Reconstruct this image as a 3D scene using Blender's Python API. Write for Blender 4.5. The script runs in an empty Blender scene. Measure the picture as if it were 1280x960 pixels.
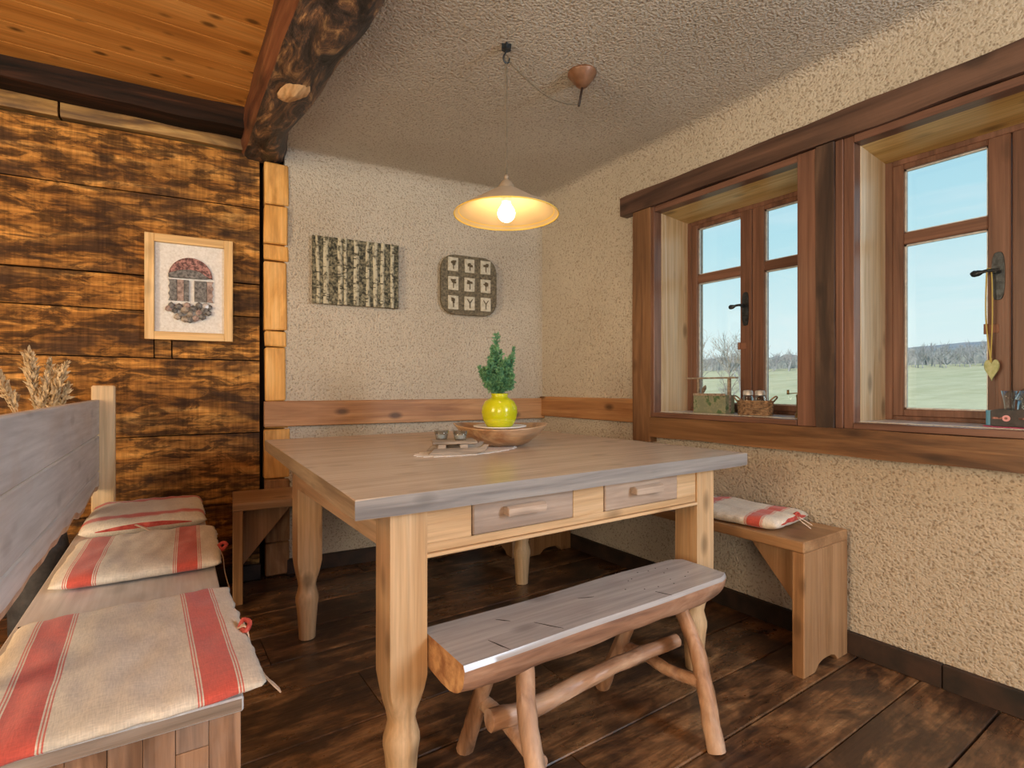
import bpy, bmesh, math, random
from mathutils import Vector, Matrix, noise
random.seed(7)
S = bpy.context.scene
R = math.radians
# ------------------------------------------------------------------ camera
cam = bpy.data.cameras.new('camera'); cam.sensor_width = 36; cam.lens = 18.703
cam.shift_y = 3/1280; cam.clip_start = 0.02; cam.clip_end = 2000
co = bpy.data.objects.new('camera', cam); S.collection.objects.link(co)
co.location = (0, 0, 1.03); co.rotation_euler = (R(90), 0, -math.atan2(452, 665))
S.camera = co
# ------------------------------------------------------------------ view
vs = S.view_settings
S.display_settings.display_device = 'sRGB'
vs.view_transform = 'Standard'; vs.look = 'None'; vs.gamma = 1; vs.use_curve_mapping = False
vs.exposure = -0.16
# ------------------------------------------------------------------ sky
w = bpy.data.worlds.new('sky'); S.world = w; w.use_nodes = True
nt = w.node_tree; nt.nodes.clear()
def wn(t): return nt.nodes.new(t)
tc = wn('ShaderNodeTexCoord'); sp = wn('ShaderNodeSeparateXYZ'); cr = wn('ShaderNodeValToRGB')
nt.links.new(tc.outputs['Generated'], sp.inputs[0]); nt.links.new(sp.outputs['Z'], cr.inputs[0])
e = cr.color_ramp.elements
e[0].position = 0.0; e[0].color = (0.86, 0.95, 0.95, 1)
e[1].position = 0.9; e[1].color = (0.07, 0.24, 0.58, 1)
for p, c in ((0.10, (0.74, 0.93, 0.95, 1)), (0.24, (0.52, 0.82, 0.91, 1)), (0.42, (0.34, 0.66, 0.84, 1))):
    q = e.new(p); q.color = c
mp = wn('ShaderNodeMapping'); mp.inputs['Scale'].default_value = (1.5, 1.5, 9)
nz = wn('ShaderNodeTexNoise'); nz.inputs['Scale'].default_value = 2.2; nz.inputs['Detail'].default_value = 6
nt.links.new(tc.outputs['Generated'], mp.inputs[0]); nt.links.new(mp.outputs[0], nz.inputs[0])
cc = wn('ShaderNodeValToRGB'); cc.color_ramp.elements[0].position = .5; cc.color_ramp.elements[1].position = .8
cc.color_ramp.elements[1].color = (.5, .5, .5, 1)
nt.links.new(nz.outputs[0], cc.inputs[0])
mx = wn('ShaderNodeMix'); mx.data_type = 'RGBA'; mx.inputs['B'].default_value = (.95, .97, 1, 1)
nt.links.new(cc.outputs[0], mx.inputs['Factor']); nt.links.new(cr.outputs[0], mx.inputs['A'])
bg = wn('ShaderNodeBackground'); bg.inputs[1].default_value = 1.2
out = wn('ShaderNodeOutputWorld')
nt.links.new(mx.outputs['Result'], bg.inputs[0]); nt.links.new(bg.outputs[0], out.inputs[0])
# ------------------------------------------------------------------ lights
def light(name, kind, loc, rot, power, col, size=None, sy=None):
    l = bpy.data.lights.new(name, kind); l.energy = power; l.color = col
    if kind == 'AREA':
        l.shape = 'RECTANGLE'; l.size = size; l.size_y = sy
    elif kind == 'SUN': l.angle = R(0.6)
    else: l.shadow_soft_size = size
    o = bpy.data.objects.new(name, l); S.collection.objects.link(o)
    o.location = loc; o.rotation_euler = rot; return o
def aim(o, d): o.rotation_euler = Vector(d).to_track_quat('-Z', 'Y').to_euler(); return o
light('sun', 'SUN', (0, 0, 20), (0, R(-52), R(18)), 4.2, (1, .93, .80))
# window light beside the camera, then added fill lamps behind it and left
aim(light('near_window_light', 'AREA', (2.12, -1.35, 1.55), (0, 0, 0), 115, (.72, .85, 1.0), 1.1, 1.2), (-.85, .75, -.22))
aim(light('rear_warm_fill', 'AREA', (-1.5, -2.3, 1.35), (0, 0, 0), 100, (1.0, .84, .64), 1.8, 1.4), (.45, .9, -.02))  # added warm fill behind the camera, no window there
aim(light('left_warm_fill', 'AREA', (-3.4, 0.6, 1.5), (0, 0, 0), 150, (1.0, .77, .50), 1.2, 2.0), (1, .12, .02))  # added warm fill from the left side, no window modelled
light('ceiling_fill', 'AREA', (-1.2, -1.6, 1.2), (R(172), 0, 0), 75, (1.0, .90, .76), 1.0, 1.0)  # unseen area lamp added to brighten the ceiling
LAMP_E = 48
# ------------------------------------------------------------------ helpers
OFF = {}
COL = S.collection
def link(o, parent, loc, rz):
    COL.objects.link(o)
    p = Vector(loc)
    if parent is not None:
        o.parent = parent; o.location = p - OFF[parent.name]; OFF[o.name] = p
    else:
        o.location = p; OFF[o.name] = Vector((0, 0, 0)) if rz else p
    o.rotation_euler = (0, 0, rz)
    return o
def tag(o, label=None, cat=None, group=None, kind=None):
    if label: o['label'] = label
    if cat: o['category'] = cat
    if group: o['group'] = group
    if kind: o['kind'] = kind
    return o
def thing(name, label, cat, loc, rz=0, group=None, kind=None):
    o = bpy.data.objects.new(name, None); o.empty_display_size = .05
    link(o, None, loc, rz); return tag(o, label, cat, group, kind)
def ob(name, bm, mat, parent=None, loc=(0, 0, 0), rz=0, smooth=False, kind=None):
    """loc is given in the root frame (world, or the rotated root's own frame); mesh coordinates are relative to loc"""
    me = bpy.data.meshes.new(name)
    bmesh.ops.recalc_face_normals(bm, faces=bm.faces)
    if smooth:
        for f in bm.faces: f.smooth = True
    bm.to_mesh(me); bm.free()
    for m in (mat if isinstance(mat, (list, tuple)) else [mat]): me.materials.append(m)
    o = bpy.data.objects.new(name, me); link(o, parent, loc, rz)
    if smooth == 'auto':
        me.set_sharp_from_angle(angle=R(35))
    if kind: o['kind'] = kind
    return o
def bbox(bm, sx, sy, sz, c=(0, 0, 0), bev=0, jig=0, mat=0, rot=None):
    v = []
    for x in (-1, 1):
        for y in (-1, 1):
            for z in (-1, 1):
                p = Vector((x*sx/2, y*sy/2, z*sz/2))
                if jig: p += Vector((random.uniform(-jig, jig), random.uniform(-jig, jig), random.uniform(-jig, jig)))
                if rot is not None: p = rot @ p
                v.append(bm.verts.new(p + Vector(c)))
    fs = [bm.faces.new([v[i] for i in q]) for q in ((0, 1, 3, 2), (4, 6, 7, 5), (0, 4, 5, 1), (2, 3, 7, 6), (0, 2, 6, 4), (1, 5, 7, 3))]
    for f in fs: f.material_index = mat
    if bev:
        es = list({e for f in fs for e in f.edges})
        bmesh.ops.bevel(bm, geom=es, offset=bev, segments=1, affect='EDGES', profile=.5)
def B(name, x0, x1, y0, y1, z0, z1, mat, parent=None, bev=.003, jig=0, kind=None):
    bm = bmesh.new()
    bbox(bm, x1-x0, y1-y0, z1-z0, (0, 0, (z1-z0)/2), bev, jig)
    return ob(name, bm, mat, parent, ((x0+x1)/2, (y0+y1)/2, z0), kind=kind)
def tube(bm, pts, rad, seg=8, mat=0, cap=True, wob=0, squash=1):
    pts = [Vector(p) for p in pts]; n = len(pts)
    if not isinstance(rad, (list, tuple)): rad = [rad]*n
    rings = []; up = None
    for i, p in enumerate(pts):
        t = (pts[min(i+1, n-1)] - pts[max(i-1, 0)]).normalized()
        if up is None:
            up = Vector((0, 0, 1)) if abs(t.z) < .9 else Vector((1, 0, 0))
        a = t.cross(up).normalized(); b = a.cross(t).normalized(); up = b
        r = []
        for k in range(seg):
            th = 2*math.pi*k/seg; rr = rad[i]
            if wob: rr *= 1 + wob*noise.noise(Vector((p.x*30+math.cos(th)*1.4, p.y*30+math.sin(th)*1.4, p.z*30)))
            r.append(bm.verts.new(p + a*math.cos(th)*rr + b*math.sin(th)*rr*squash))
        rings.append(r)
    for i in range(n-1):
        for k in range(seg):
            f = bm.faces.new((rings[i][k], rings[i][(k+1) % seg], rings[i+1][(k+1) % seg], rings[i+1][k])); f.material_index = mat
    if cap:
        for r in (rings[0], rings[-1]):
            f = bm.faces.new(r); f.material_index = mat
def lathe(bm, prof, seg=40, c=(0, 0, 0), mat=0, sx=1, sy=1):
    rings = []
    for r, z in prof:
        if r < 1e-5: rings.append([bm.verts.new((c[0], c[1], c[2]+z))])
        else: rings.append([bm.verts.new((c[0]+r*sx*math.cos(2*math.pi*k/seg), c[1]+r*sy*math.sin(2*math.pi*k/seg), c[2]+z)) for k in range(seg)])
    for i in range(len(rings)-1):
        a, b = rings[i], rings[i+1]
        for k in range(seg):
            j = (k+1) % seg
            if len(a) == 1 and len(b) == 1: continue
            if len(a) == 1: q = (a[0], b[k], b[j])
            elif len(b) == 1: q = (a[k], a[j], b[0])
            else: q = (a[k], a[j], b[j], b[k])
            bm.faces.new(q).material_index = mat
def prism(bm, pts, axis, a, b, bev=0, mat=0):
    """extrude polygon; axis 'x': pts are (y,z); 'y': (x,z); 'z': (x,y)"""
    def V(p, h):
        return (h, p[0], p[1]) if axis == 'x' else (p[0], h, p[1]) if axis == 'y' else (p[0], p[1], h)
    lo = [bm.verts.new(V(p, a)) for p in pts]; hi = [bm.verts.new(V(p, b)) for p in pts]
    n = len(pts); fs = [bm.faces.new(lo), bm.faces.new(hi[::-1])]
    for i in range(n): fs.append(bm.faces.new((lo[i], hi[i], hi[(i+1) % n], lo[(i+1) % n])))
    for f in fs: f.material_index = mat
    if bev:
        es = list(set(fs[0].edges) | set(fs[1].edges))
        bmesh.ops.bevel(bm, geom=es, offset=bev, segments=1, affect='EDGES')
def smooth_path(pts, n=6):
    pts = [Vector(p) for p in pts]; o = []
    P = [pts[0]*2-pts[1]] + pts + [pts[-1]*2-pts[-2]]
    for i in range(1, len(P)-2):
        for k in range(n):
            t = k/n; a, b, c, d = P[i-1], P[i], P[i+1], P[i+2]
            o.append(.5*((2*b)+(c-a)*t+(2*a-5*b+4*c-d)*t*t+(3*b-a-3*c+d)*t**3))
    o.append(pts[-1]); return o
# ------------------------------------------------------------------ materials
def new_mat(name):
    m = bpy.data.materials.new(name); m.use_nodes = True
    n = m.node_tree; n.nodes.clear()
    o = n.nodes.new('ShaderNodeOutputMaterial'); b = n.nodes.new('ShaderNodeBsdfPrincipled')
    n.links.new(b.outputs[0], o.inputs[0]); return m, n, b
class G:
    def __init__(s, n): s.n = n
    def add(s, t, **k):
        x = s.n.nodes.new(t)
        for a, v in k.items():
            if a.startswith('i_'): x.inputs[a[2:]].default_value = v
            else: setattr(x, a, v)
        return x
    def L(s, a, b): s.n.links.new(a, b)
    def coord(s, rnd=True, scale=(1, 1, 1), rot=(0, 0, 0)):
        tc = s.add('ShaderNodeTexCoord'); src = tc.outputs['Object']
        if rnd:
            oi = s.add('ShaderNodeObjectInfo'); mm = s.add('ShaderNodeMath', operation='MULTIPLY'); mm.inputs[1].default_value = 37.0
            s.L(oi.outputs['Random'], mm.inputs[0])
            va = s.add('ShaderNodeVectorMath', operation='ADD'); s.L(src, va.inputs[0]); s.L(mm.outputs[0], va.inputs[1]); src = va.outputs[0]
        mp = s.add('ShaderNodeMapping'); mp.inputs['Scale'].default_value = scale; mp.inputs['Rotation'].default_value = rot
        s.L(src, mp.inputs[0]); return mp.outputs[0]
    def noise(s, v, scale, detail=4, rough=.55, dist=0):
        x = s.add('ShaderNodeTexNoise'); x.inputs['Scale'].default_value = scale; x.inputs['Detail'].default_value = detail
        x.inputs['Roughness'].default_value = rough; x.inputs['Distortion'].default_value = dist
        s.L(v, x.inputs['Vector']); return x.outputs[0]
    def ramp(s, f, stops, interp='LINEAR'):
        x = s.add('ShaderNodeValToRGB'); s.L(f, x.inputs[0]); r = x.color_ramp; r.interpolation = interp
        r.elements[0].position = stops[0][0]; r.elements[1].position = stops[-1][0]
        def C(c): return (c, c, c, 1) if isinstance(c, (int, float)) else (*c, 1)
        r.elements[0].color = C(stops[0][1]); r.elements[1].color = C(stops[-1][1])
        for p, c in stops[1:-1]: r.elements.new(p).color = C(c)
        return x.outputs[0]
    def mix(s, f, a, b, mode='MIX'):
        x = s.add('ShaderNodeMix', data_type='RGBA', blend_type=mode)
        for k, v in (('Factor', f), ('A', a), ('B', b)):
            if isinstance(v, (int, float)): x.inputs[k].default_value = v if k == 'Factor' else (v, v, v, 1)
            elif isinstance(v, tuple): x.inputs[k].default_value = (*v, 1)
            else: s.L(v, x.inputs[k])
        return x.outputs['Result']
    def bump(s, h, bsdf, st=.3, dist=.01):
        x = s.add('ShaderNodeBump'); x.inputs['Strength'].default_value = st; x.inputs['Distance'].default_value = dist
        s.L(h, x.inputs['Height']); s.L(x.outputs[0], bsdf.inputs['Normal'])
_W = {}
def wood(key, cols, ax='X', along=1.2, across=14, fine=110, knots=.0, stain=None, rough=.5, bump=.35, contrast=(.35, .65), spec=.4, fc=(.8, 1.1), ks=(4.5, 9.0)):
    k = (key, ax)
    if k in _W: return _W[k]
    m, n, b = new_mat('wood_'+key+'_'+ax.lower()); g = G(n)
    def sc(al, ac): return tuple(al if a == ax else ac for a in 'XYZ')
    v1 = g.coord(True, sc(along, across))
    n1 = g.noise(v1, 1, 5, .6, .9)
    lo, hi = contrast; st = [(lo+(hi-lo)*i/(len(cols)-1), c) for i, c in enumerate(cols)]
    c = g.ramp(n1, st)
    v2 = g.coord(True, sc(3, fine)); n2 = g.noise(v2, 1, 3, .6, .1)
    c = g.mix(1, c, g.ramp(n2, [(.3, fc[0]), (.7, fc[1])]), 'MULTIPLY')
    if knots:
        v3 = g.coord(True, sc(*ks)); vo = g.add('ShaderNodeTexVoronoi'); vo.inputs['Scale'].default_value = 1; g.L(v3, vo.inputs['Vector'])
        c = g.mix(g.ramp(vo.outputs['Distance'], [(.10, knots), (.24, 0.0)]), c, tuple(x*.18 for x in cols[0]))
    if stain:
        v4 = g.coord(True, sc(2.2, 5)); n4 = g.noise(v4, 1, 5, .65, .6)
        c = g.mix(g.ramp(n4, [(.48, 0.0), (.68, stain[1])]), c, stain[0])
    g.L(c, b.inputs['Base Color']); b.inputs['Roughness'].default_value = rough
    b.inputs['Specular IOR Level'].default_value = spec
    g.bump(g.mix(.5, n2, n1), b, bump, .004)
    _W[k] = m; return m
def plain(name, col, rough=.5, metal=0, **k):
    m, n, b = new_mat(name); b.inputs['Base Color'].default_value = (*col, 1); b.inputs['Roughness'].default_value = rough
    b.inputs['Metallic'].default_value = metal
    for a, v in k.items(): b.inputs[a.replace('_', ' ')].default_value = v
    return m
def mottled(name, c1, c2, scale=20, rough=.6, bump=.3, lo=.35, hi=.65, dist=.004, metal=0, det=5):
    m, n, b = new_mat(name); g = G(n); v = g.coord(True); x = g.noise(v, scale, det, .6, .3)
    g.L(g.ramp(x, [(lo, c1), (hi, c2)]), b.inputs['Base Color']); b.inputs['Roughness'].default_value = rough
    b.inputs['Metallic'].default_value = metal; g.bump(x, b, bump, dist); return m
def plaster_mat():
    m, n, b = new_mat('roughcast_plaster'); g = G(n); v = g.coord(False)
    vo = g.add('ShaderNodeTexVoronoi', feature='SMOOTH_F1'); vo.inputs['Scale'].default_value = 105; vo.inputs['Smoothness'].default_value = .5
    dv = g.add('ShaderNodeVectorMath', operation='ADD'); nn = g.add('ShaderNodeTexNoise'); nn.inputs['Scale'].default_value = 40; g.L(v, nn.inputs['Vector'])
    sc_ = g.add('ShaderNodeVectorMath', operation='SCALE'); sc_.inputs['Scale'].default_value = .02; g.L(nn.outputs['Color'], sc_.inputs[0])
    g.L(v, dv.inputs[0]); g.L(sc_.outputs[0], dv.inputs[1]); g.L(dv.outputs[0], vo.inputs['Vector'])
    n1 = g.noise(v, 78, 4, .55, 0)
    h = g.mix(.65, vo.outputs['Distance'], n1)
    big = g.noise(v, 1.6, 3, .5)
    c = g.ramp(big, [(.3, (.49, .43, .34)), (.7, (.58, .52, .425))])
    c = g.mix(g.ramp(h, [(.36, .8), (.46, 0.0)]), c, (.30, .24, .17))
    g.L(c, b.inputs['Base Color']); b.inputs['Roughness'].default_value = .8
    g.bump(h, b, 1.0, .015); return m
PLASTER = plaster_mat()
def charred_mat():
    m, n, b = new_mat('charred_old_timber'); g = G(n)
    va = g.coord(True, (1.6, 1, 16)); n1 = g.noise(va, 1, 6, .65, 1.2)
    c = g.ramp(n1, [(.33, (.15, .065, .02)), (.45, (.36, .155, .035)), (.57, (.60, .28, .065)), (.70, (.78, .43, .13))])
    vb = g.coord(True, (5.0, 1, 17), (0, R(-26), 0)); n2 = g.noise(vb, 1.5, 7, .68, .6)
    c = g.mix(g.ramp(n2, [(.45, 0.0), (.55, .75), (.70, .94)]), c, (.035, .018, .010))
    vc = g.coord(True, (1.6, 1, 3.4)); n3 = g.noise(vc, 1.5, 4, .6, .4)
    c = g.mix(g.ramp(n3, [(.47, 0.0), (.62, .85)]), c, (.06, .032, .018))
    vd = g.coord(True, (3, 1, 130)); n4 = g.noise(vd, 1, 3, .6)
    c = g.mix(1, c, g.ramp(n4, [(.3, .65), (.7, 1.15)]), 'MULTIPLY')
    vo = g.add('ShaderNodeTexVoronoi'); vo.inputs['Scale'].default_value = 1; g.L(g.coord(True, (2.6, 1, 4)), vo.inputs['Vector'])
    c = g.mix(g.ramp(vo.outputs['Distance'], [(.05, .9), (.14, 0.0)]), c, (.03, .018, .012))
    ve = g.coord(True, (70, 1, 5), (0, R(8), 0)); n5 = g.noise(ve, 1, 3, .6)
    c = g.mix(1, c, g.ramp(n5, [(.35, .72), (.55, 1.0), (.7, 1.15)]), 'MULTIPLY')
    g.L(c, b.inputs['Base Color']); b.inputs['Roughness'].default_value = .75; b.inputs['Specular IOR Level'].default_value = .15
    g.bump(g.mix(.5, n4, n1), b, .5, .006); return m
CHAR = charred_mat()
LOGEND = wood('log_end', [(.50, .24, .05), (.72, .38, .10), (.80, .47, .16)], 'Z', 2, 10, 90, .2, ((.30, .15, .06), .4), .6)
CEILB = wood('ceiling_board', [(.50, .20, .040), (.66, .29, .065), (.74, .36, .10)], 'X', .8, 9, 90, .85, None, .42, .15, ks=(7, 13))
def beam_mat():
    m, n, b = new_mat('dark_hewn_beam'); g = G(n)
    v = g.coord(False, (9, 3.2, 9)); n1 = g.noise(v, 1.3, 7, .7, 1.6)
    c = g.ramp(n1, [(.36, (.010, .008, .008)), (.48, (.055, .04, .034)), (.56, (.17, .09, .05)), (.66, (.52, .31, .14))])
    n2 = g.noise(g.coord(False, (30, 5, 30)), 1, 4, .6, .5)
    c = g.mix(1, c, g.ramp(n2, [(.3, .5), (.7, 1.35)]), 'MULTIPLY')
    g.L(c, b.inputs['Base Color']); b.inputs['Roughness'].default_value = .55
    g.bump(g.mix(.5, n1, n2), b, .9, .02); return m
BEAM = beam_mat()
BEAMRED = wood('beam_flank', [(.05, .018, .010), (.13, .045, .022), (.22, .09, .04)], 'Y', 1.5, 16, 60, 0, ((.02, .012, .01), .8), .5, .8)
BEAMX = wood('wall_beam', [(.010, .008, .007), (.035, .018, .012), (.13, .05, .024)], 'X', 1.2, 14, 60, 0, None, .8, .8, (.35, .75), .15)
def floor_mat():
    m, n, b = new_mat('old_dark_floorboard'); g = G(n)
    v = g.coord(True, (1.7, 7, 1)); n1 = g.noise(v, 1, 7, .60, 1.8)
    c = g.ramp(n1, [(.32, (.05, .022, .011)), (.46, (.13, .062, .028)), (.58, (.24, .12, .052)), (.72, (.40, .22, .10))])
    n2 = g.noise(g.coord(True, (2, 110, 1)), 1, 3, .6)
    c = g.mix(1, c, g.ramp(n2, [(.3, .6), (.7, 1.2)]), 'MULTIPLY')
    n3 = g.noise(g.coord(True, (2.2, 3.5, 1)), 1.5, 5, .65, .5)
    c = g.mix(g.ramp(n3, [(.45, 0.0), (.58, .85)]), c, (.028, .015, .010))
    n6 = g.noise(g.coord(True, (14, 30, 1)), 1.5, 5, .7)
    c = g.mix(1, c, g.ramp(n6, [(.3, .45), (.5, 1.0), (.7, 1.3)]), 'MULTIPLY')
    vo = g.add('ShaderNodeTexVoronoi'); vo.inputs['Scale'].default_value = 1; g.L(g.coord(True, (1.6, 3.5, 1)), vo.inputs['Vector'])
    c = g.mix(g.ramp(vo.outputs['Distance'], [(.05, .9), (.12, 0.0)]), c, (.02, .01, .007))
    g.L(c, b.inputs['Base Color'])
    g.L(g.ramp(n3, [(.3, .22), (.7, .42)]), b.inputs['Roughness']); b.inputs['Specular IOR Level'].default_value = .75
    g.bump(g.mix(.4, n2, n1), b, .35, .004); return m
FLOOR = floor_mat()
SKIRT = mottled('dark_skirting', (.010, .007, .005), (.045, .022, .013), 9, .65, .3)
HEAD = wood('header_oak', [(.055, .028, .020), (.095, .050, .034), (.14, .075, .05)], 'Y', 1, 14, 90, .5, ((.06, .035, .025), .5), .5)
SILLB = wood('sill_oak', [(.09, .042, .018), (.19, .095, .040), (.29, .155, .07)], 'Y', .9, 13, 80, .6, None, .42, .4)
POST = wood('post_oak', [(.12, .058, .026), (.20, .10, .045), (.27, .14, .065)], 'Z', 1, 13, 80, .5, None, .5)
DPOST = wood('post_dark', [(.03, .017, .012), (.065, .036, .024), (.12, .070, .045)], 'Z', 1.5, 10, 60, .7, ((.03, .018, .012), .7), .55)
WINZ = wood('window_pine', [(.105, .050, .034), (.165, .082, .054), (.225, .115, .078)], 'Z', .8, 18, 110, .3, None, .35, .15)
WINY = wood('window_pine', [(.105, .050, .034), (.165, .082, .054), (.225, .115, .078)], 'Y', .8, 18, 110, .3, None, .35, .15)
JAMB = wood('jamb_larch', [(.52, .36, .19), (.66, .52, .35), (.72, .61, .46)], 'Z', 1.0, 22, 130, .6, None, .3, .4)
JAMBY = wood('jamb_larch', [(.52, .33, .11), (.66, .47, .20), (.74, .58, .30)], 'Y', 1.0, 14, 100, .7, None, .35, .3)
RAIL = wood('rail_pine', [(.30, .135, .05), (.42, .21, .085), (.52, .29, .13)], 'X', 1, 12, 90, .8, None, .45)
RAILY = wood('rail_pine_side', [(.28, .12, .045), (.40, .195, .075), (.50, .27, .12)], 'Y', 1, 12, 90, .8, None, .45)
TOP = wood('table_top', [(.50, .42, .335), (.56, .47, .375), (.61, .515, .415)], 'X', .7, 10, 100, .25, ((.28, .19, .12), .12), .26, .06, (.35, .65), .6)
TEDGE = wood('table_edge', [(.20, .185, .175), (.27, .25, .235), (.33, .305, .28)], 'X', 1, 16, 90, .7, None, .4)
PINEZ = wood('table_pine', [(.52, .32, .155), (.62, .41, .22), (.69, .49, .29)], 'Z', .9, 16, 100, .55, None, .45, .2)
PINEX = wood('table_pine', [(.52, .32, .155), (.62, .41, .22), (.69, .49, .29)], 'X', .9, 16, 100, .5, None, .45, .2)
PINEY = wood('table_pine', [(.52, .32, .155), (.62, .41, .22), (.69, .49, .29)], 'Y', .9, 16, 100, .5, None, .45, .2)
DRAW = wood('drawer_grey', [(.33, .235, .17), (.46, .345, .26), (.55, .43, .33)], 'X', 1, 10, 80, .3, ((.24, .19, .16), .5), .45)
BENY = wood('bench_brown', [(.25, .13, .06), (.34, .185, .085), (.42, .245, .12)], 'Y', .9, 12, 90, .5, ((.22, .11, .05), .4), .45)
BENZ = wood('bench_brown', [(.25, .13, .058), (.34, .185, .085), (.42, .24, .12)], 'Z', .9, 12, 90, .5, ((.24, .12, .055), .4), .45)
BENX = wood('bench_brown', [(.32, .19, .095), (.42, .26, .135), (.50, .32, .175)], 'X', .9, 12, 90, .5, None, .45)
GREYY = wood('grey_wash', [(.54, .53, .53), (.61, .60, .60), (.67, .655, .65)], 'Y', .9, 5, 60, .3, ((.50, .38, .30), .4), .42, .2)
GREYX = wood('log_seat_grey', [(.42, .40, .39), (.47, .45, .44), (.51, .49, .475)], 'X', 1, 7, 60, .35, ((.30, .23, .19), .22), .25, .1, (.35, .65), .6)
BARK = wood('log_flank', [(.20, .10, .06), (.36, .19, .11), (.50, .30, .19)], 'X', 2.5, 16, 60, .5, ((.14, .07, .045), .6), .6, .7)
BARKZ = wood('branch', [(.24, .12, .06), (.40, .22, .12), (.52, .32, .19)], 'Z', 2.5, 16, 60, .5, ((.5, .4, .33), .4), .5, .5)
BARKX = wood('branch', [(.26, .13, .07), (.42, .24, .14), (.54, .35, .22)], 'X', 2.5, 16, 60, .5, ((.55, .47, .42), .5), .4, .5)
STAVE = wood('stave', [(.15, .08, .045), (.28, .155, .09), (.40, .235, .14)], 'Z', 2, 26, 120, .2, ((.30, .26, .23), .5), .45, .2)
FRAMEW = wood('frame_pine', [(.56, .34, .13), (.70, .46, .20), (.76, .54, .27)], 'Z', 1, 16, 100, .3, None, .45)
IRON = mottled('wrought_iron', (.02, .025, .03), (.06, .075, .09), 60, .35, .2, metal=.6)
BRASS = mottled('aged_brass', (.20, .13, .05), (.45, .33, .16), 50, .35, .2, metal=.8)
COPPER = mottled('copper_canopy', (.17, .08, .04), (.28, .14, .075), 18, .4, .1, metal=.3)
SLATE = mottled('dark_slate', (.03, .03, .035), (.06, .06, .065), 40, .6, .2)
SHADE_O = mottled('shade_enamel', (.42, .34, .25), (.48, .39, .29), 30, .45, .05)
SHADE_I = plain('shade_inside', (.62, .47, .27), .5)
RIM = plain('shade_rim_gold', (.85, .58, .10), .3)
CAPM = mottled('lamp_cap', (.26, .20, .14), (.34, .27, .19), 30, .5, .1)
WHITE = plain('white_porcelain', (.82, .80, .76), .3)
def emis(name, col, st):
    m = bpy.data.materials.new(name); m.use_nodes = True; n = m.node_tree; n.nodes.clear()
    o = n.nodes.new('ShaderNodeOutputMaterial'); x = n.nodes.new('ShaderNodeEmission'); x.inputs[0].default_value = (*col, 1); x.inputs[1].default_value = st
    n.links.new(x.outputs[0], o.inputs[0]); return m
BULB = emis('bulb_glow', (1, .74, .42), LAMP_E)
def glass_mat(name, tint, f):
    m = bpy.data.materials.new(name); m.use_nodes = True; n = m.node_tree; n.nodes.clear(); g = G(n)
    o = g.add('ShaderNodeOutputMaterial'); t = g.add('ShaderNodeBsdfTransparent'); t.inputs[0].default_value = (*tint, 1)
    gl = g.add('ShaderNodeBsdfGlossy'); gl.inputs['Roughness'].default_value = .05
    lw = g.add('ShaderNodeLayerWeight'); lw.inputs[0].default_value = f
    x = g.add('ShaderNodeMixShader'); g.L(lw.outputs['Facing'], x.inputs[0])
    g.L(t.outputs[0], x.inputs[1]); g.L(gl.outputs[0], x.inputs[2]); g.L(x.outputs[0], o.inputs[0]); return m
GLASS = glass_mat('clear_glass', (.90, .94, .96), .3)
def pane_mat():
    m = bpy.data.materials.new('window_glass'); m.use_nodes = True; n = m.node_tree; n.nodes.clear(); g = G(n)
    o = g.add('ShaderNodeOutputMaterial'); t = g.add('ShaderNodeBsdfTransparent'); t.inputs[0].default_value = (.96, .98, .98, 1)
    gl = g.add('ShaderNodeBsdfGlossy'); gl.inputs['Roughness'].default_value = .02
    x = g.add('ShaderNodeMixShader'); x.inputs[0].default_value = .05
    g.L(t.outputs[0], x.inputs[1]); g.L(gl.outputs[0], x.inputs[2]); g.L(x.outputs[0], o.inputs[0]); return m
PANE = pane_mat()
VASE = mottled('lime_glaze', (.46, .48, .008), (.56, .56, .015), 12, .16, .03)
FOL = mottled('juniper_green', (.04, .17, .09), (.20, .42, .20), 40, .6, .1)
STEM = mottled('stem_brown', (.12, .09, .04), (.2, .14, .07), 60, .7, .2)
BOWL = wood('bowl_wood', [(.30, .13, .05), (.48, .27, .13), (.60, .40, .22)], 'X', 3, 14, 80, .5, ((.5, .42, .34), .5), .3, .15)
DOILY = mottled('white_crochet', (.62, .58, .54), (.82, .80, .77), 150, .85, .6)
DRIFT = wood('driftwood', [(.20, .16, .12), (.33, .27, .21), (.44, .37, .30)], 'X', 3, 40, 160, .3, None, .7, .5)
GRASSD = mottled('dried_grass', (.42, .30, .16), (.66, .52, .32), 60, .8, .3)
WICK = mottled('wicker', (.12, .07, .04), (.40, .26, .15), 70, .7, .5)
PALEW = mottled('pale_metal', (.42, .42, .43), (.62, .62, .62), 40, .4, .2, metal=.3)
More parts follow.
